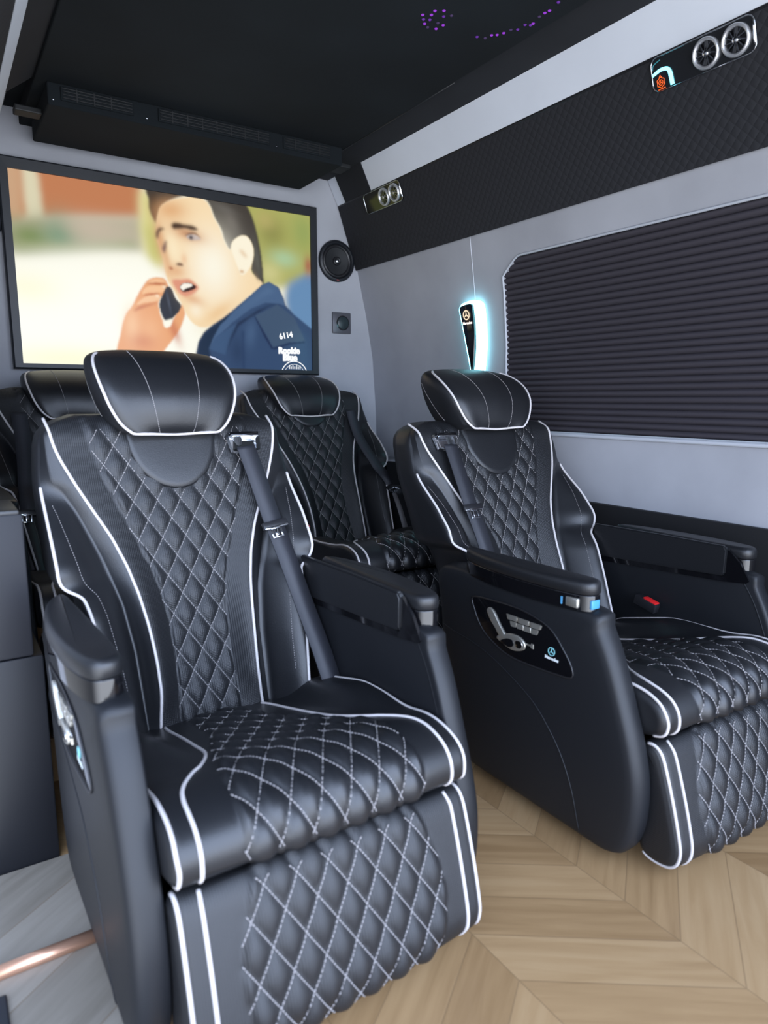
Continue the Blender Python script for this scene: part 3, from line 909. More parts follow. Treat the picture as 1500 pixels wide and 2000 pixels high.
# ------------------------------------------------------------------ the van's shell
ZX = [(0,2.0),(.67,2.0),(1.0,1.99),(1.25,1.972),(1.45,1.936),(1.68,1.882),(1.97,1.80),(2.09,1.72)]
wx = lambda z: float(np.interp(z, [a for a, b in ZX], [b for a, b in ZX]))
def S_(o): return tag(o, kind='structure')
Y0, Y1 = -.45, 3.13
def strip_wall(name, prof, ya, yb__, m, th=.03, sign=1):
    """profile (x,z) list swept along y, thickened outward"""
    k = len(prof); V = []
    for y in (ya, yb__):
        V += [(x, y, z) for x, z in prof] + [(x+sign*th, y, z) for x, z in reversed(prof)]
    n = 2*k; F = [tuple(range(n)), tuple(reversed(range(n, 2*n)))]
    for i in range(n): F.append((i, (i+1) % n, n+(i+1) % n, n+i))
    return mesh(name, V, F, m, None, True, sharp=35)
pz = np.linspace(.0, 2.12, 40)
S_(strip_wall('wall_right', [(wx(z), z) for z in pz], Y0, Y1+.03, M['wall'], .06))
S_(mesh('floor', *boxm((-.02, Y0, -.05), (2.06, Y1+.05, 0)), M['oak'], None, False))
S_(mesh('floor_step', *boxm((-.02, .55, 0), (.185, 1.60, .004)), M['greywood'], None, False))
S_(mesh('wall_rear', *boxm((-.06, Y1, 0), (2.10, Y1+.05, 2.2)), M['wall_tv'], None, False))
S_(mesh('floor_rear', *boxm((.03, 1.95, 0), (1.985, Y1, .129), .006), M['oak'], None, False))
# wainscot along the right wall
S_(mesh('baseboard_right', *boxm((1.985, Y0, 0), (2.004, Y1, .667), .004), M['wains'], None, False))
# vertical panel joint in the right wall
S_(mesh('trim_1', *tube([(wx(z)-.0005, 2.30-.10*(z-1.16)/.5*.5, z) for z in np.linspace(1.10, 1.70, 12)], .0016, 5), mat('joint_line', (.62,.64,.68), .6)))
# quilted dark panel, pale light strip and dark cove above it
def slabquad(name, a, b, ya, yb__, th, m, bev=.006):
    d = np.array([b[0]-a[0], b[1]-a[1]]); d /= np.linalg.norm(d); nn = np.array([d[1], -d[0]])
    if nn[0] < 0: nn = -nn
    pr = [a, b, (b[0]+nn[0]*th, b[1]+nn[1]*th), (a[0]+nn[0]*th, a[1]+nn[1]*th)]
    V, F = prism(pr, lambda p: (p[0], ya, p[1]), lambda p: (p[0], yb__, p[1]))
    return mesh(name, V, F, m, None, False)
S_(slabquad('trim_2', (1.8705, 1.680), (1.769, 1.972), Y0, Y1-.005, .06, M['pad']))
S_(slabquad('trim_3', (1.769, 1.974), (1.714, 2.085), Y0, 2.815, .05, M['strip']))
S_(slabquad('trim_4', (1.769, 1.974), (1.714, 2.085), 3.045, Y1-.005, .05, M['strip']))
S_(slabquad('trim_5', (1.7665, 1.973), (1.708, 2.086), 2.815, 3.045, .05, M['dark']))
S_(slabquad('trim_6', (1.716, 2.085), (1.545, 2.092), Y0, Y1-.005, .03, M['dark']))
S_(mesh('trim_7', *boxm((1.767, Y0, 1.968), (1.775, Y1-.01, 1.976), .002), M['plastic'], None, False))
S_(mesh('ceiling', *boxm((.38, Y0, 2.072), (1.55, Y1, 2.13), .004), M['ceil'], None, False))
S_(mesh('roof', *boxm((-.06, Y0, 2.13), (2.1, Y1+.05, 2.17)), M['ceil'], None, False))
S_(mesh('ceiling_edge_trim', *tube([(1.553, y, 2.074) for y in (1.95, 2.70)], .0026, 6), M['plastic']))
# left side: wall behind the door opening, header above it, its own pale strip
LZX = [(0,.02),(1.2,.03),(1.5,.07),(1.75,.13),(1.90,.20),(2.13,.33)]
lx = lambda z: float(np.interp(z, [a for a, b in LZX], [b for a, b in LZX]))
S_(strip_wall('wall_left', [(lx(z), z) for z in np.linspace(0, 2.13, 30)], 1.63, Y1+.03, M['wall'], .06, -1))
S_(strip_wall('door_header', [(lx(z), z) for z in np.linspace(1.80, 2.13, 10)], Y0, 1.63, M['dark'], .06, -1))
LM = lambda x: x
def lslab(name, a, b, ya, yb__, th, m):
    pr = [a, b, (b[0]-th*.9, b[1]+th*.4), (a[0]-th*.9, a[1]+th*.4)]
    return S_(mesh(name, *prism(pr, lambda p: (p[0], ya, p[1]), lambda p: (p[0], yb__, p[1])), m, None, False))
lslab('trim_8', (.245, 1.925), (.295, 2.02), Y0, Y1-.005, .02, M['strip'])
lslab('trim_9', (.295, 2.02), (.385, 2.09), Y0, 2.70, .02, M['dark'])
lslab('trim_10', (.13, 1.70), (.243, 1.925), Y0, 2.80, .03, M['pad'])

# ------------------------------------------------------------------ right window with pleated blind
wo = [(2.125, 1.145), (2.10, 1.512), (2.005, 1.573), (.70, 1.570), (.70, .919), (1.85, .912)]
wo = [(2.125, .912), (2.118, 1.20), (2.092, 1.512), (2.003, 1.573), (.62, 1.570), (.62, .912)]
fr = empty('window_blind', (1.96, 1.4, .91), 'dark pleated blind covering the side window, beside the lit wall lamp', 'window blind')
inv = lambda p: (p[0]-1.96, p[1]-1.4, p[2]-.91)
def edge_at(z):
    return float(np.interp(z, [.912, 1.20, 1.512, 1.573], [2.125, 2.118, 2.092, 2.003]))
# opening in the wall for the blind
cut = mesh('cutter', *prism(wo, lambda q: (1.80, q[0], q[1]), lambda q: (2.15, q[0], q[1])), M['wall'], None, False)
wr = bpy.data.objects['wall_right']; bo = wr.modifiers.new('opening', 'BOOLEAN'); bo.operation = 'DIFFERENCE'; bo.object = cut; bo.solver = 'EXACT'
dg = bpy.context.evaluated_depsgraph_get(); dg.update()
nm = bpy.data.meshes.new_from_object(wr.evaluated_get(dg)); wr.modifiers.clear(); wr.data = nm
bpy.data.objects.remove(cut)
# honeycomb pleats: rounded ridges with sharp valleys
V = []; F = []; NP = 30; zt, z0 = 1.571, .914; SUB = 7; zs = []; dd = []
for k in range(NP):
    for i in range(SUB):
        t = i/SUB; zs.append(z0+(zt-z0)*(k+t)/NP); dd.append(.013*math.sin(PI*t)**.65)
zs.append(zt); dd.append(0)
for z, d in zip(zs, dd):
    for y in (.62, edge_at(z)-.001): V.append((wx(z)+.016-d, y, z))
for i in range(len(zs)-1): F.append((2*i, 2*i+1, 2*i+3, 2*i+2))
n0 = len(V)
for z in zs:
    for y in (.60, edge_at(z)+.02): V.append((wx(z)+.030, y, z))
for i in range(len(zs)-1): F.append((n0+2*i+2, n0+2*i+3, n0+2*i+1, n0+2*i))
V = [inv(v) for v in V]
mesh('pleated_fabric', V, F, M['blind'], fr, True, sharp=60)
pts = [(wx(z)-.001, y, z) for y, z in resample(wo, .03, True)]
v, f = tube(pts, .0045, 6, True); mesh('blind_frame', [inv(q) for q in v], f, mat('pale_window_trim', (.46,.48,.52), .5), fr)
sill = [(wx(.905)-.005, y, .905) for y in np.linspace(.62, 2.12, 10)]
v, f = tube(sill, .0075, 6); mesh('window_sill', [inv(q) for q in v], f, mat('pale_sill', (.50,.52,.56), .5), fr)

# ------------------------------------------------------------------ air vent plates
def vent_plate(name, y0, label, lit):
    a, b = np.array([1.769, 1.972]), np.array([1.8705, 1.680]); d = (b-a)/np.linalg.norm(b-a); nn = np.array([-d[1], d[0]])
    if nn[0] > 0: nn = -nn
    o = a + d*.003
    def T(V):   # local: u along -y (towards the viewer), w down the panel, h out of it
        return [(o[0]+d[0]*v[1]+nn[0]*v[2], -v[0], o[1]+d[1]*v[1]+nn[1]*v[2]-1.92) for v in V]
    root = empty(name, (0, y0, 1.92), label, 'air vent', 'air vent plates on the dark side panel')
    Lp, H, r = .292, .084, .020
    ol = []
    for cx, cy, a0 in ((r, r, PI), (Lp-r, r, 1.5*PI), (Lp-r, H-r, 0), (r, H-r, .5*PI)):
        for k in range(7): ol.append((cx+r*math.cos(a0+k/6*PI/2), cy+r*math.sin(a0+k/6*PI/2)))
    V, F = prism(ol, lambda p: (p[0], p[1], -.004), lambda p: (p[0], p[1], .006))
    mesh('plate', T(V), F, M['lens'] if lit else M['bronze'], root, False)
    v, f = tube([(p[0], p[1], .006) for p in ol], .0016, 5, True); mesh('plate_rim', T(v), f, M['chrome'], root)
    v, f = tube([(Lp-.003, y, .0075) for y in np.linspace(.016, H-.016, 5)], .0028, 6); mesh('bright_edge', T(v), f, M['chrome'], root)
    for cx in (.164, .244):
        V = []; F = []; n = 36
        prof = [(.0375, .004), (.0375, .013), (.0350, .0165), (.0315, .0165), (.0285, .012), (.0280, .004)]
        for rr, h in prof:
            for k in range(n): V.append((cx+rr*math.cos(2*PI*k/n), H/2+rr*math.sin(2*PI*k/n), h))
        for i in range(len(prof)-1):
            for k in range(n): F.append((i*n+k, i*n+(k+1) % n, (i+1)*n+(k+1) % n, (i+1)*n+k))
        nz = mesh('nozzle', T(V), F, M['ringsilver'], root)
        V, F = lathe([(.0285, .0045), (.0285, .0065)], (cx, H/2, 0), 'z', 28); mesh('nozzle_well', T(V), F, M['gloss'], nz, False)
        mb = MB()
        for k in range(11):
            a = 2*PI*k/11; ca, sa = math.cos(a), math.sin(a); ta = a+.22
            p0, p1 = (cx+.008*ca, H/2+.008*sa), (cx+.0275*math.cos(ta), H/2+.0275*math.sin(ta))
            q = (-math.sin(a)*.0014, math.cos(a)*.0014)
            vv = [(p0[0]+q[0], p0[1]+q[1], .007), (p1[0]+q[0], p1[1]+q[1], .007), (p1[0]-q[0], p1[1]-q[1], .007), (p0[0]-q[0], p0[1]-q[1], .007)]
            vv += [(x, y, .0125) for x, y, z in vv]
            mb.add(T(vv), [(0,1,2,3),(7,6,5,4),(0,1,5,4),(1,2,6,5),(2,3,7,6),(3,0,4,7)])
        mb.build('vanes', M['satin2'], nz, smooth=False)
        V, F = lathe([(.0075, .006), (.0075, .0130), (.005, .0148)], (cx, H/2, 0), 'z', 18); mesh('hub', T(V), F, M['chrome'], nz, sharp=40)
    if lit:
        # lit corner: glowing bent line and an orange crest outline
        p = [(.003,.040,.0075),(.028,.0335,.0075),(.048,.036,.0075),(.056,.046,.0075),(.0585,.062,.0075),(.060,.079,.0075)]
        v, f = tube(cr(p, 6), [.0036+.0022*min(1, i/20) for i in range(len(cr(p, 6)))], 6); mesh('light_line', T(v), f, light_mat('cyan_light', (.20,.80,1.0), 3.4), root)
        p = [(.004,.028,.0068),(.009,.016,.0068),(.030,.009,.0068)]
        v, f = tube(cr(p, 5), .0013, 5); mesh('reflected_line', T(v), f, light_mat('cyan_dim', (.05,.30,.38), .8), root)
        mb = MB(); cx, cy = .025, .063
        hexa = [(cx+.0125*math.cos(a)*(1 if k % 2 else .82), cy+.0135*math.sin(a)*(1 if k % 2 else .82), .0070) for k, a in enumerate(np.linspace(0, 2*PI, 12, endpoint=False))]
        mb.add(*tube(cr(hexa, 3, True), .0010, 5, True))
        mb.add(*tube([(cx+.0065*math.cos(t), cy+.0065*math.sin(t), .0070) for t in np.linspace(0, 2*PI, 16, endpoint=False)], .0008, 5, True))
        for t in (-PI/2, PI/6, 5*PI/6): mb.add(*tube([(cx, cy, .0070), (cx+.006*math.cos(t), cy+.006*math.sin(t), .0070)], .0007, 4))
        mb.add(*tube([(cx-.004, cy-.0125, .0070), (cx, cy-.018, .0070), (cx+.004, cy-.0125, .0070)], .0008, 4))
        mb.add(*tube([(cx-.010, cy+.0165, .0070), (cx+.012, cy+.0155, .0070)], .0013, 4))
        mb.V = T(mb.V); mb.build('crest_emblem', light_mat('orange_light', (1.0, .13, .012), 1.3), root)
    return root
M['bronze'] = mat('mirror_bronze', (.085, .082, .070), .12, .9)
M['ringsilver'] = mat('ring_silver', (.80,.81,.84), .35, .85)
M['satin2'] = mat('dark_chrome_vane', (.30, .31, .34), .2, 1.0)
vent_plate('air_vent_plate', 1.347, 'air vent plate with two silver nozzles, a glowing cyan line and an orange crest', True)
vent_plate('air_vent_plate', 2.882, 'mirror bronze air vent plate with two silver nozzles, near the television corner', False)

# ------------------------------------------------------------------ wall lamp
lamp = empty('wall_lamp', (1.94, 2.29, 1.29), 'tapered black wall lamp with white blue glow around its edge', 'lamp')
li = lambda V: [(v[0]-1.94, v[1]-2.29, v[2]-1.29) for v in V]
bl = cr([(2.322,1.414),(2.300,1.421),(2.272,1.424),(2.246,1.420),(2.243,1.385),(2.244,1.331),(2.252,1.27),(2.262,1.21),(2.2745,1.155),(2.279,1.150),(2.284,1.160),(2.297,1.235),(2.310,1.31),(2.320,1.38)], 4, True)
bl = [tuple(p) for p in bl]
V, F = prism(bl, lambda p: (wx(p[1])-.048, p[0], p[1]), lambda p: (wx(p[1])-.038, p[0], p[1]))
mesh('lamp_front', li(V), F, M['gloss'], lamp, False)
cy, cz = 2.283, 1.30
df = []
for i in range(len(bl)):
    (ya, za), (yc, zc) = bl[i-1], bl[(i+1) % len(bl)]; l_ = math.hypot(yc-ya, zc-za); ny, nz_ = (zc-za)/l_, -(yc-ya)/l_
    if ny*(bl[i][0]-cy)+nz_*(bl[i][1]-cz) < 0: ny, nz_ = -ny, -nz_
    df.append((bl[i][0]+ny*.029, bl[i][1]+max(nz_*.016, -.004)))
V, F = prism(df, lambda p: (wx(p[1])-.026, p[0], p[1]), lambda p: (wx(p[1])-.002, p[0], p[1]))
mesh('light_body', li(V), F, light_mat('lamp_light', (.30, .84, 1.0), 7.0), lamp, False)
xx = lambda z: wx(z)-.0512
sl = (wx(1.44)-wx(1.32))/.12
up = Vector((sl, 0, 1)).normalized(); nr = Vector((-1, 0, sl)).normalized(); hx = Vector((0, -1, 0))
mesh('emblem', li(star_mark((xx(1.382), 2.281, 1.382), hx, up, nr, .020, .13)[0]), star_mark((0,0,0), hx, up, nr, .020)[1], light_mat('warm_emblem', (1.0, .80, .58), 1.1), lamp, False)
v, f = text_geo('Mercedes', .0145, (xx(1.350), 2.279, 1.350), hx, up, nr, .0005, .0006)
mesh('lettering', li(v), f, light_mat('warm_letters', (1.0, .88, .82), 1.3), lamp, False)

# ------------------------------------------------------------------ speakers and wall socket
def speaker(x, z, label):
    r = empty('wall_speaker', (x, Y1-.002, z), label, 'speaker', 'round speakers beside the television')
    V, F = lathe([(.098,0),(.100,-.010),(.096,-.017),(.086,-.019),(.080,-.014),(.079,-.003)], (0,0,0), 'y', 48); mesh('rim', V, F[:-2], M['frame'], r, sharp=50)
    V, F = lathe([(.080,-.010),(.076,-.016),(.069,-.016),(.064,-.010)], (0,0,0), 'y', 48); mesh('surround', V, F[:-2], M['plastic'], r)
    V, F = lathe([(.066,-.010),(.045,-.0065),(.020,-.003)], (0,0,0), 'y', 48); mesh('cone', V, F[:-2], M['cone'], r)
    V, F = lathe([(.021,-.002),(.0205,-.013),(.014,-.016),(.012,-.010),(.004,-.009)], (0,0,0), 'y', 32); tw = mesh('tweeter', V, F[:-2], M['plastic'], r)
    V, F = lathe([(.013,-.010),(.011,-.0165),(.006,-.0195),(.001,-.0205)], (0,0,0), 'y', 24); mesh('dome', V, F[:-2], M['chrome'], tw)
    V, F = box((.0, -.0185, -.091), (.014, .002, .005), .0008); mesh('badge', V, F, mat('red_badge', (.30,.05,.05), .4), r)
    return r
speaker(1.757, 1.715, 'round black wall speaker to the right of the television')
speaker(.200, 1.722, 'round black wall speaker at the left edge, beyond the television frame')
so = empty('wall_socket', (1.782, Y1, 1.418), 'square grey wall socket with round dark cap, below the right speaker', 'socket')
V, F = box((0, -.007, 0), (.104, .014, .104), .004); mesh('plate', V, F, mat('socket_grey', (.10,.10,.115), .35, .3), so, sharp=40)
V, F = lathe([(.036,-.0135),(.036,-.016),(.033,-.0165),(.032,-.0145)], (.004,0,0), 'y', 36); mesh('ring', V, F[:-2], M['gloss'], so, sharp=40)
V, F = lathe([(.0315,-.013),(.0310,-.0185),(.027,-.0205),(.001,-.021)], (.004,0,0), 'y', 36); mesh('cap', V, F, mat('cap_teal', (.018,.030,.034), .35), so, sharp=40)

M['slat'] = mat('black_slat', (.004, .005, .006), .6)
# ------------------------------------------------------------------ ceiling air unit, fibre stars
ac = empty('ceiling_air_unit', (.98, 2.66, 2.0), 'black suede air unit under the ceiling with slotted grilles above the television', 'air unit')
ai = lambda V: [(v[0]-.98, v[1]-2.66, v[2]-2.0) for v in V]
V, F = boxm((.415, 2.665, 2.0), (1.533, 3.066, 2.0722), .006, 3); mesh('housing', ai(V), F, M['ceil'], ac, False)
for xa, xb in ((.455,.690), (.775,1.205), (1.262,1.475)):
    V, F = boxm((xa, 2.658, 2.018), (xb, 2.668, 2.062), .003); g = mesh('grille', ai(V), F, M['ceil'], ac, False)
    mb = MB()
    for z in (2.026, 2.036, 2.046, 2.055): mb.add(*boxm((xa+.006, 2.6545, z-.0016), (xb-.006, 2.6585, z+.0016)))
    for x in np.arange(xa+.05, xb-.02, .055): mb.add(*boxm((x-.002, 2.6555, 2.020), (x+.002, 2.6585, 2.060)))
    mb.V = ai(mb.V); mb.build('slats', M['slat'], g, smooth=False)
mb = MB()
for x, z in ((.432,2.018),(.735,2.022),(1.235,2.022)): mb.add(*box((x, 2.6645, z), (.006,.003,.006), .001))
mb.V = ai(mb.V); mb.build('screw', M['satin2'], ac, smooth=False)
V, F = boxm((1.534, 2.71, 2.012), (1.60, 2.80, 2.030), .004); mesh('bracket', ai(V), F, M['slat'], ac, False)
V, F = boxm((.33, 2.80, 2.010), (.416, 2.86, 2.030), .004); mesh('bracket', ai(V), F, M['slat'], ac, False)

ZC = 2.0722
def stars(name, label, pts):
    cx, cy = np.mean([p[0] for p in pts]), np.mean([p[1] for p in pts])
    r = empty(name, (cx, cy, ZC), label, 'star light', 'purple fibre stars in the ceiling')
    for i, (x, y, s) in enumerate(pts):
        V, F = lathe([(.0046, .001), (.0046, -.0012), (.003, -.0028)], (x-cx, y-cy, 0), 'z', 10)
        mesh('light_point', V, F, M['star1'] if s > .8 else M['star2'] if s > .5 else M['star3'], r, False)
M['star1'] = light_mat('violet_star', (.30, .035, .62), 1.05); M['star2'] = light_mat('dim_violet_star', (.15, .022, .40), .8); M['star3'] = light_mat('faint_star', (.08, .04, .16), .6)
TVL=[('P',(196,128,88),10,1,0,[(-0.005,1.019),(0.392,1.012),(0.384,0.834),(-0.018,0.739)]),
('P',(205,165,130),8,1,0,[(-0.005,1.019),(0.034,1.007),(0.033,0.733),(-0.013,0.722)]),
('P',(222,214,182),6,1,0,[(0.038,1.008),(0.082,0.999),(0.091,0.722),(0.042,0.71)]),
('P',(178,170,145),10,0.9,0,[(-0.012,0.746),(0.388,0.852),(0.389,0.643),(-0.013,0.566)]),
('G',(120,140,80),0.9,0.049,0.664,0.0706,0.0826,0),
('G',(110,150,120),0.8,0.131,0.705,0.047,0.0964,0),
('G',(200,185,165),0.8,0.236,0.755,0.0941,0.0619,0),
('P',(150,160,110),9,0.8,0,[(0.003,0.635),(0.183,0.647),(0.352,0.703),(0.382,0.663),(0.182,0.603),(-0.001,0.556)]),
('P',(255,254,240),16,1,0,[(-0.027,0.538),(0.092,0.592),(0.269,0.639),(0.413,0.647),(0.506,0.556),(0.61,-0.033),(-0.053,-0.058)]),
('G',(252,247,205),0.6,0.025,0.4,0.0941,0.0826,0),
('G',(252,246,200),0.7,0.139,0.029,0.2038,0.0688,0),
('P',(220,214,140),10,1,0,[(0.381,0.996),(0.423,0.994),(0.458,0.589),(0.426,0.57),(0.389,0.643),(0.378,0.799)]),
('P',(190,186,105),12,0.7,0,[(0.386,0.802),(0.432,0.799),(0.451,0.628),(0.411,0.607)]),
('P',(176,176,100),10,1,0,[(0.721,1.035),(1.023,1.024),(1.018,0.55),(0.71,0.503)]),
('G',(130,130,70),0.7,0.846,0.864,0.0549,0.0964,0),
('G',(140,160,90),0.7,0.972,0.892,0.047,0.1239,0),
('G',(190,175,110),0.6,0.819,0.931,0.0392,0.0551,0),
('G',(170,205,165),0.8,0.891,0.711,0.0549,0.0551,0),
('G',(215,210,150),0.7,0.832,0.611,0.047,0.0688,0),
('P',(104,142,182),9,1,1,[(0.898,0.533),(0.938,0.592),(1.019,0.613),(1.014,0.173),(0.925,0.29),(0.892,0.409)]),
('G',(170,90,80),0.8,0.991,0.685,0.0172,0.0551,0),
('P',(236,168,116),2,1,1,[(0.287,0.046),(0.296,0.191),(0.314,0.29),(0.337,0.346),(0.356,0.408),(0.379,0.472),(0.398,0.506),(0.429,0.521),(0.449,0.512),(0.46,0.469),(0.444,0.42),(0.426,0.387),(0.427,0.318),(0.437,0.266),(0.449,0.243),(0.467,0.27),(0.491,0.35),(0.511,0.383),(0.513,0.321),(0.496,0.241),(0.468,0.167),(0.435,0.094),(0.424,0.054)]),
('G',(250,205,160),0.7,0.333,0.232,0.0262,0.0997,0),
('G',(246,190,140),0.5,0.393,0.216,0.0306,0.069,0),
('P',(248,196,150),2,0.9,1,[(0.395,0.495),(0.424,0.513),(0.446,0.506),(0.451,0.495),(0.424,0.488),(0.397,0.481)]),
('P',(250,200,152),2,0.9,1,[(0.374,0.434),(0.392,0.463),(0.432,0.476),(0.455,0.472),(0.453,0.452),(0.431,0.433),(0.391,0.427),(0.374,0.414)]),
('P',(250,204,160),2,0.9,1,[(0.355,0.364),(0.377,0.397),(0.408,0.418),(0.427,0.414),(0.431,0.397),(0.413,0.379),(0.376,0.367),(0.356,0.353)]),
('P',(186,104,66),2,0.95,1,[(0.389,0.479),(0.424,0.488),(0.453,0.485),(0.423,0.476)]),
('P',(190,108,70),2,0.95,1,[(0.37,0.408),(0.399,0.423),(0.431,0.429),(0.402,0.414)]),
('P',(196,112,74),3,0.9,1,[(0.34,0.313),(0.363,0.347),(0.424,0.376),(0.371,0.337)]),
('G',(206,118,80),0.75,0.474,0.214,0.0157,0.0767,-20),
('G',(206,122,84),0.5,0.365,0.144,0.0393,0.046,0),
('G',(255,230,200),0.8,0.446,0.467,0.0061,0.0077,0),
('G',(255,230,200),0.8,0.421,0.412,0.0061,0.0084,0),
('P',(38,40,50),1.5,1,1,[(0.428,0.38),(0.442,0.432),(0.455,0.472),(0.47,0.463),(0.482,0.411),(0.5,0.371),(0.492,0.331),(0.467,0.285),(0.45,0.266),(0.438,0.285),(0.428,0.335)]),
('G',(75,82,98),0.7,0.458,0.385,0.0044,0.0614,-10),
('P',(255,252,235),2,1,1,[(0.437,0.266),(0.449,0.275),(0.467,0.284),(0.461,0.245),(0.447,0.232),(0.438,0.241)]),
('P',(66,60,54),2.5,1,1,[(0.413,1.018),(0.408,0.952),(0.41,0.893),(0.418,0.859),(0.429,0.828),(0.439,0.878),(0.453,0.927),(0.49,0.974),(0.545,1.01),(0.591,1.007),(0.614,0.975),(0.631,0.903),(0.654,0.838),(0.664,0.777),(0.685,0.723),(0.701,0.777),(0.727,0.811),(0.756,0.798),(0.77,0.719),(0.76,0.621),(0.803,0.538),(0.807,0.596),(0.799,0.741),(0.783,0.876),(0.764,0.967),(0.741,1.024),(0.717,1.04),(0.574,1.048)]),
('G',(110,104,98),0.6,0.694,0.895,0.0393,0.0384,60),
('G',(98,94,90),0.5,0.666,0.965,0.048,0.023,15),
('G',(92,92,84),0.7,0.785,0.69,0.0105,0.1151,-8),
('G',(30,26,24),0.7,0.425,0.92,0.0131,0.0614,0),
('P',(250,222,178),2,1,1,[(0.43,0.817),(0.435,0.87),(0.447,0.921),(0.482,0.965),(0.545,1.001),(0.591,1.0),(0.614,0.968),(0.629,0.902),(0.649,0.845),(0.662,0.777),(0.683,0.725),(0.696,0.777),(0.727,0.817),(0.754,0.809),(0.771,0.736),(0.76,0.621),(0.778,0.582),(0.802,0.535),(0.76,0.474),(0.703,0.385),(0.652,0.304),(0.601,0.256),(0.568,0.246),(0.54,0.266),(0.518,0.314),(0.507,0.36),(0.493,0.404),(0.476,0.456),(0.46,0.499),(0.45,0.567),(0.445,0.627),(0.437,0.685),(0.429,0.743)]),
('G',(255,250,232),0.95,0.619,0.611,0.083,0.1994,0),
('G',(226,170,118),0.8,0.48,0.911,0.0524,0.0575,-10),
('G',(216,158,110),0.8,0.44,0.73,0.0166,0.1151,-8),
('G',(214,156,112),0.8,0.53,0.791,0.0568,0.0422,10),
('G',(222,166,120),0.6,0.46,0.629,0.0114,0.092,-10),
('G',(255,240,205),0.6,0.482,0.694,0.0197,0.0844,-10),
('G',(228,172,126),0.75,0.488,0.566,0.0328,0.0422,0),
('G',(226,170,126),0.7,0.54,0.411,0.0393,0.0307,20),
('G',(238,196,142),0.7,0.633,0.343,0.0612,0.0384,-35),
('G',(255,246,225),0.6,0.551,0.342,0.0218,0.0384,0),
('P',(74,54,42),3,1,1,[(0.479,0.826),(0.493,0.845),(0.518,0.841),(0.55,0.84),(0.57,0.823),(0.558,0.813),(0.522,0.815),(0.488,0.806)]),
('P',(92,70,56),3,1,1,[(0.426,0.765),(0.435,0.797),(0.45,0.806),(0.455,0.799),(0.44,0.781),(0.431,0.736)]),
('G',(180,132,100),0.7,0.542,0.784,0.0262,0.0169,12),
('P',(205,190,182),2,1,1,[(0.528,0.772),(0.542,0.788),(0.562,0.788),(0.579,0.766),(0.561,0.758),(0.539,0.758)]),
('G',(92,82,84),1,0.545,0.769,0.0074,0.013,0),
('P',(110,80,64),2,0.9,1,[(0.525,0.773),(0.54,0.795),(0.563,0.798),(0.582,0.769),(0.563,0.79),(0.542,0.788)]),
('P',(128,100,92),3,1,1,[(0.445,0.686),(0.453,0.722),(0.461,0.732),(0.458,0.689),(0.451,0.661)]),
('P',(80,34,22),2.5,1,1,[(0.489,0.604),(0.499,0.615),(0.51,0.613),(0.514,0.599),(0.5,0.599)]),
('P',(170,92,60),2.5,1,1,[(0.464,0.582),(0.473,0.586),(0.479,0.575),(0.472,0.571)]),
('G',(235,180,135),0.5,0.518,0.64,0.0105,0.0307,0),
('P',(226,152,124),3,1,1,[(0.472,0.506),(0.492,0.521),(0.505,0.521),(0.532,0.528),(0.555,0.503),(0.565,0.481),(0.552,0.451),(0.525,0.425),(0.507,0.426),(0.489,0.451)]),
('P',(56,34,32),1.5,1,1,[(0.499,0.477),(0.514,0.499),(0.537,0.502),(0.556,0.485),(0.545,0.467),(0.522,0.451),(0.507,0.45)]),
('P',(255,248,235),1.5,1,1,[(0.5,0.477),(0.514,0.499),(0.536,0.501),(0.542,0.491),(0.532,0.479),(0.518,0.469),(0.508,0.456)]),
('P',(255,246,222),2,1,1,[(0.688,0.736),(0.696,0.78),(0.727,0.819),(0.754,0.809),(0.771,0.744),(0.764,0.663),(0.742,0.602),(0.722,0.582),(0.71,0.628),(0.699,0.674)]),
('P',(226,190,150),4,0.8,1,[(0.717,0.733),(0.732,0.729),(0.747,0.696),(0.739,0.692),(0.724,0.715)]),
('G',(214,170,126),0.8,0.725,0.603,0.0079,0.0107,0),
('G',(120,105,90),0.6,0.781,0.584,0.007,0.0307,-30),
('P',(54,76,110),2,1,0,[(0.542,0.061),(0.556,0.159),(0.577,0.217),(0.612,0.268),(0.652,0.313),(0.703,0.389),(0.756,0.465),(0.803,0.537),(0.829,0.555),(0.866,0.527),(0.886,0.458),(0.893,0.42),(0.93,0.361),(1.007,0.27),(1.004,-0.019),(0.542,-0.036)]),
('P',(26,44,68),3,0.95,0,[(0.544,0.061),(0.559,0.159),(0.577,0.213),(0.612,0.26),(0.682,0.349),(0.651,0.272),(0.609,0.163),(0.594,0.113),(0.597,0.065)]),
('P',(74,100,136),2,1,0,[(0.594,0.118),(0.63,0.198),(0.681,0.284),(0.753,0.378),(0.811,0.423),(0.868,0.426),(0.889,0.415),(0.886,0.458),(0.866,0.527),(0.829,0.555),(0.8,0.528),(0.755,0.456),(0.692,0.358),(0.636,0.263),(0.61,0.187)]),
('P',(88,116,152),6,0.6,0,[(0.702,0.351),(0.781,0.461),(0.824,0.524),(0.855,0.503),(0.796,0.454),(0.733,0.38)]),
('P',(62,88,124),2,1,0,[(0.594,0.115),(0.615,0.188),(0.701,0.286),(0.674,0.184),(0.652,0.083)]),
('P',(22,32,58),3,0.95,0,[(0.653,0.08),(0.673,0.169),(0.706,0.27),(0.774,0.347),(0.832,0.409),(0.89,0.412),(0.832,0.414),(0.774,0.364),(0.701,0.282),(0.671,0.18)]),
('G',(76,102,138),0.6,0.751,0.224,0.0218,0.0844,10),
('G',(38,56,86),0.6,0.698,0.104,0.0262,0.0844,0),
('P',(34,48,80),2,1,0,[(0.766,0.339),(0.776,0.326),(0.842,0.134),(0.833,0.13),(0.803,0.212)]),
('P',(66,86,112),2,1,0,[(0.771,0.339),(0.832,0.391),(0.859,0.42),(0.929,0.344),(0.973,0.192),(0.904,0.178),(0.84,0.142)]),
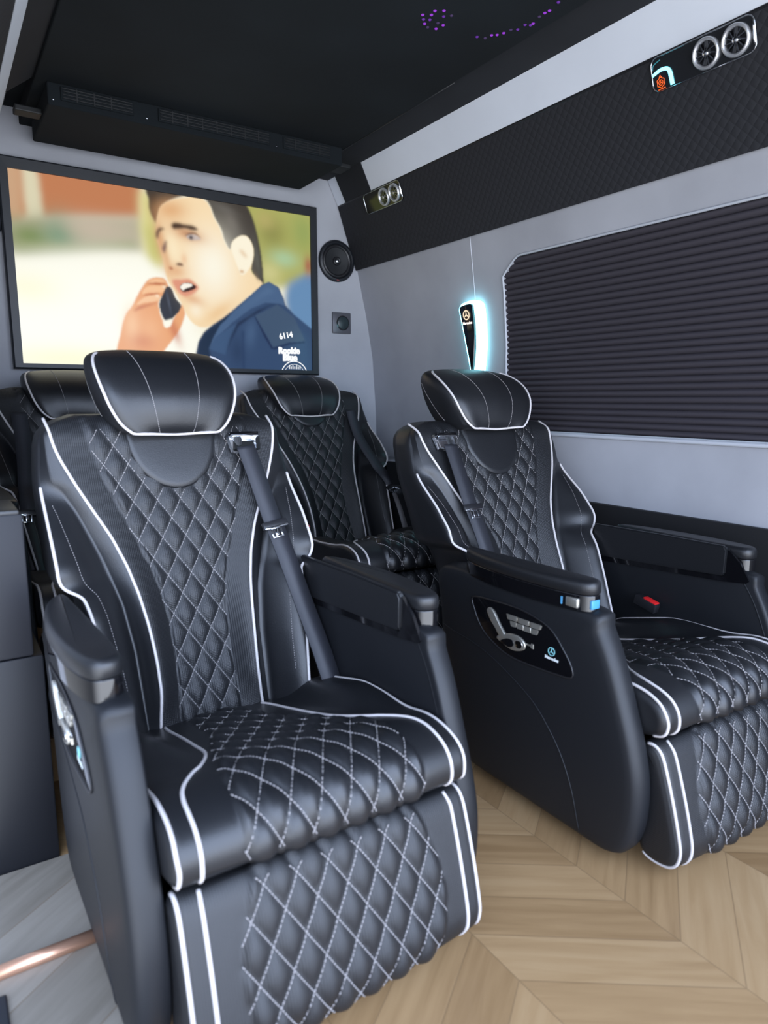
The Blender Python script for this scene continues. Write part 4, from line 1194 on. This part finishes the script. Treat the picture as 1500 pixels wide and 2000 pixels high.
('P',(30,44,78),2,0.9,0,[(0.84,0.142),(0.904,0.178),(0.973,0.192),(0.966,0.181),(0.904,0.166),(0.843,0.13)]),
('P',(36,56,92),3,0.7,0,[(0.718,0.238),(0.725,0.239),(0.724,-0.012),(0.716,-0.012)])]
stars('star_light_cluster', 'round cluster of purple star dots in the black ceiling', [(1.22,1.675,.9),(1.235,1.692,.6),(1.251,1.708,.9),(1.269,1.718,.3),(1.251,1.684,.6),(1.24,1.662,.9),(1.236,1.641,.9),(1.256,1.627,1),(1.273,1.65,.6),(1.288,1.635,.3),(1.28,1.685,.3),(1.299,1.686,.9),(1.294,1.712,1)])
stars('star_light_arc', 'curved line of purple star dots near the ceiling edge', [(1.42,1.682,.6),(1.444,1.674,.3),(1.449,1.652,.9),(1.461,1.642,.9),(1.47,1.624,1),(1.475,1.6,.4),(1.49,1.588,.8),(1.49,1.559,.8),(1.504,1.552,.6),(1.504,1.542,1),(1.493,1.507,.5),(1.492,1.486,.9),(1.494,1.471,.9),(1.484,1.43,.8),(1.486,1.387,.9),(1.491,1.353,.9)])

# ------------------------------------------------------------------ television
tv = empty('television', (.965, 3.12, 1.54), 'large flat television showing a man in dark blue jacket on the phone', 'television')
ti = lambda V: [(v[0]-.965, v[1]-3.12, v[2]-1.54) for v in V]
XA, XB, ZA, ZB = .324, 1.601, 1.178, 1.901
o_ = [(.290,1.156),(1.637,1.156),(1.637,1.945),(.290,1.945)]; i_ = [(XA,ZA),(XB,ZA),(XB,ZB),(XA,ZB)]
V = []
for pl, y in ((o_, 3.128), (o_, 3.098), ([(a+(.006 if a < 1 else -.006), b+(.006 if b < 1.5 else -.006)) for a, b in o_], 3.093), (i_, 3.094), (i_, 3.103)):
    V += [(a, y, b) for a, b in pl]
F = [(r*4+i, r*4+(i+1) % 4, (r+1)*4+(i+1) % 4, (r+1)*4+i) for r in range(4) for i in range(4)] + [(0, 3, 2, 1)]
mesh('bezel', ti(V), F, M['frame'], tv, False)
def lin(c):
    c = np.asarray(c, float)/255; return np.where(c <= .04045, c/12.92, ((c+.055)/1.055)**2.4)
def blur(A, s):
    if s < .3: return A
    r = int(3*s)+1; k = np.exp(-.5*(np.arange(-r, r+1)/s)**2); k /= k.sum()
    for ax in (0, 1):
        P = np.pad(A, [(r, r) if a == ax else (0, 0) for a in range(2)], mode='edge')
        A = sum(k[i]*(P[i:i+A.shape[0], :] if ax == 0 else P[:, i:i+A.shape[1]]) for i in range(2*r+1))
    return A
NX, NZ = 448, 254
gx, gz = np.meshgrid((np.arange(NX)+.0)/(NX-1), (np.arange(NZ)+.0)/(NZ-1))
img = np.zeros((NZ, NX, 3)) + lin((250, 246, 225))
def inside(poly):
    m = np.zeros((NZ, NX), bool); n = len(poly)
    for i in range(n):
        (x1, y1), (x2, y2) = poly[i], poly[(i+1) % n]
        if y1 == y2: continue
        c = ((y1 > gz) != (y2 > gz)) & (gx < (x2-x1)*(gz-y1)/(y2-y1)+x1); m ^= c
    return m.astype(float)
for l in TVL:
    if l[0] == 'P':
        _, col, bl_, al, sm, pts = l
        pl = [tuple(p) for p in cr(pts, 5, True)] if sm else pts
        m = blur(inside(pl), bl_*.62)*al
    else:
        _, col, al, u, v, ru, rv, rot = l
        a = math.radians(rot); asp = 1.766
        dx, dy = (gx-u)*asp, (gz-v); ex = dx*math.cos(a)-dy*math.sin(a); ey = dx*math.sin(a)+dy*math.cos(a)
        m = np.exp(-((ex/(ru*asp))**2+(ey/rv)**2)*.9)*al
    img = img*(1-m[..., None])+lin(col)*m[..., None]
rng = np.random.default_rng(3)
V = [(XA+(XB-XA)*i/(NX-1), 3.1025, ZA+(ZB-ZA)*j/(NZ-1)) for j in range(NZ) for i in range(NX)]
F = [(j*NX+i, j*NX+i+1, (j+1)*NX+i+1, (j+1)*NX+i) for j in range(NZ-1) for i in range(NX-1)]
ms = mat('screen', (.004, .004, .005), .18, spec=.15); N, L, b = nt(ms)
at = N.new('ShaderNodeAttribute'); at.attribute_name = 'picture'; L.new(at.outputs['Color'], b.inputs['Emission Color']); b.inputs['Emission Strength'].default_value = .97
so_ = mesh('screen', ti(V), F, ms, tv, False)
ca = so_.data.color_attributes.new('picture', 'FLOAT_COLOR', 'POINT')
ca.data.foreach_set('color', np.concatenate([img.reshape(-1, 3), np.ones((NX*NZ, 1))], 1).ravel())
wt = light_mat('picture_white', (.95, .97, 1.0), 1.0)
def on_screen(geo): return ti(geo[0]), geo[1]
c_, s_ = math.cos(math.radians(12)), math.sin(math.radians(12))
mesh('picture_text', *on_screen(text_geo('6114', .036, (1.463, 3.1018, 1.339), (c_, 0, s_), (-s_, 0, c_), (0, -1, 0), .0002, .0016)), wt, so_, False)
mesh('picture_text', *on_screen(text_geo('Rookie', .039, (1.478, 3.1018, 1.2685), (1, 0, .02), (0, 0, 1), (0, -1, 0), .0002, .0032)), wt, so_, False)
mesh('picture_text', *on_screen(text_geo('Blue', .043, (1.482, 3.1018, 1.236), (1, 0, .02), (0, 0, 1), (0, -1, 0), .0002, .0034)), wt, so_, False)
mb = MB()
for rr, th in ((.072, .0048), (.056, .002)):
    V = []; n = 25
    for k in range(n):
        a = math.radians(23)+math.radians(134)*k/(n-1)
        for q in (rr, rr-th): V.append((1.504+q*math.cos(a), 3.1016, 1.1505+q*math.sin(a)))
    mb.add(V, [(2*k, 2*k+1, 2*k+3, 2*k+2) for k in range(n-1)])
for k in range(7):
    x = 1.475+.0095*k; h = .012 if k % 2 else .018; z = 1.183
    mb.add([(x, 3.1016, z), (x+.005, 3.1016, z), (x+.005, 3.1016, z+h), (x, 3.1016, z+h)], [(0, 1, 2, 3)])
mb.V = ti(mb.V); mb.build('picture_badge', wt, so_, smooth=False)

# ------------------------------------------------------------------ cabinet behind the nearest seat, copper rail on the step
cb = empty('side_cabinet', (.1, 1.62, 0), 'low dark cabinet at the left edge, behind the nearest seat', 'cabinet')
ci = lambda V: [(v[0]-.1, v[1]-1.62, v[2]) for v in V]
V, F = boxm((.035, 1.603, .488), (.143, 1.80, .800), .006); mesh('body', ci(V), F, M['cab'], cb, sharp=40)
V, F = boxm((.040, 1.606, .795), (.137, 1.79, .808), .004); mesh('top', ci(V), F, M['leather'], cb, sharp=40)
V, F = boxm((.03, 1.602, 0), (.160, 1.80, .487), .004); mesh('plinth', ci(V), F, mat('plinth_black', (.0045, .005, .007), .5, spec=.3), cb, sharp=40)
V, F = boxm((.045, 1.599, .655), (.083, 1.605, .712), .002); mesh('recessed_handle', ci(V), F, M['gloss'], cb, sharp=40)
cp = mesh('copper_rail', *tube([(-.01, 1.293, .014), (.195, 1.293, .014)], .013, 14), M['copper'])
tag(cp, 'copper tube across the pale grey step beside the nearest seat', 'rail')
S_(mesh('door_1', *boxm((-.02, .86, 0), (.022, 1.24, .012), .003), M['frame'], None, False))

sb = empty('side_box', (1.87, 2.64, .13), 'dark box against the wall behind the rear seat, with a chrome strip on top', 'box')
si = lambda V: [(v[0]-1.87, v[1]-2.64, v[2]-.13) for v in V]
V, F = boxm((1.77, 2.66, .130), (1.965, 2.98, .735), .006); mesh('body', si(V), F, M['cab'], sb, sharp=40)
V, F = boxm((1.775, 2.655, .735), (1.96, 2.975, .748), .004); mesh('chrome_strip', si(V), F, M['chrome'], sb, sharp=40)
# ------------------------------------------------------------------ daylight, camera
w = bpy.data.worlds.new('daylight'); sc.world = w; w.use_nodes = True
N, L = w.node_tree.nodes, w.node_tree.links; bg = N['Background']
tc = N.new('ShaderNodeTexCoord'); sp = N.new('ShaderNodeSeparateXYZ'); L.new(tc.outputs['Generated'], sp.inputs[0])
col = ramp(N, L, math_node(N, L, 'ADD', math_node(N, L, 'MULTIPLY', sp.outputs['Z'], .5), .5), [(.0, (.62,.66,.72)), (.49, (.62,.66,.74)), (.53, (.67,.79,1.03)), (.75, (.66,.80,1.10)), (1, (.62,.78,1.12))])
# brightest behind the vehicle (open rear doors), dimmer outside the side door
mr = N.new('ShaderNodeMapRange'); mr.interpolation_type = 'SMOOTHSTEP'
L.new(math_node(N, L, 'SUBTRACT', math_node(N, L, 'MULTIPLY', sp.outputs['X'], .35), sp.outputs['Y']), mr.inputs['Value'])
mr.inputs['From Min'].default_value = -.35; mr.inputs['From Max'].default_value = .85; mr.inputs['To Min'].default_value = .14; mr.inputs['To Max'].default_value = 1.55
vm = N.new('ShaderNodeVectorMath'); vm.operation = 'SCALE'; L.new(col, vm.inputs[0]); L.new(mr.outputs['Result'], vm.inputs['Scale'])
L.new(vm.outputs[0], bg.inputs['Color']); bg.inputs['Strength'].default_value = WORLD

cam = bpy.data.cameras.new('camera'); co = bpy.data.objects.new('camera', cam); COL.objects.link(co); sc.camera = co
yaw, pitch = 5.78513200e-01, 1.61693223e-01
cam.sensor_fit = 'VERTICAL'; cam.sensor_height = 36; cam.sensor_width = 27
cam.lens = 1342.93*36/2000
co.location = (0, 0, 1.035); co.rotation_euler = (PI/2-pitch, 0, -yaw)
cam.clip_start = .02; cam.clip_end = 50
cam.dof.use_dof = True; cam.dof.focus_distance = 2.35; cam.dof.aperture_fstop = 2.9
sc.view_settings.view_transform = 'Standard'; sc.view_settings.look = 'None'
sc.view_settings.gamma = 1; sc.view_settings.exposure = EXPO; sc.view_settings.use_curve_mapping = False
sc.cycles.use_denoising = True
sc.cycles.max_bounces = 8; sc.cycles.sample_clamp_indirect = 6
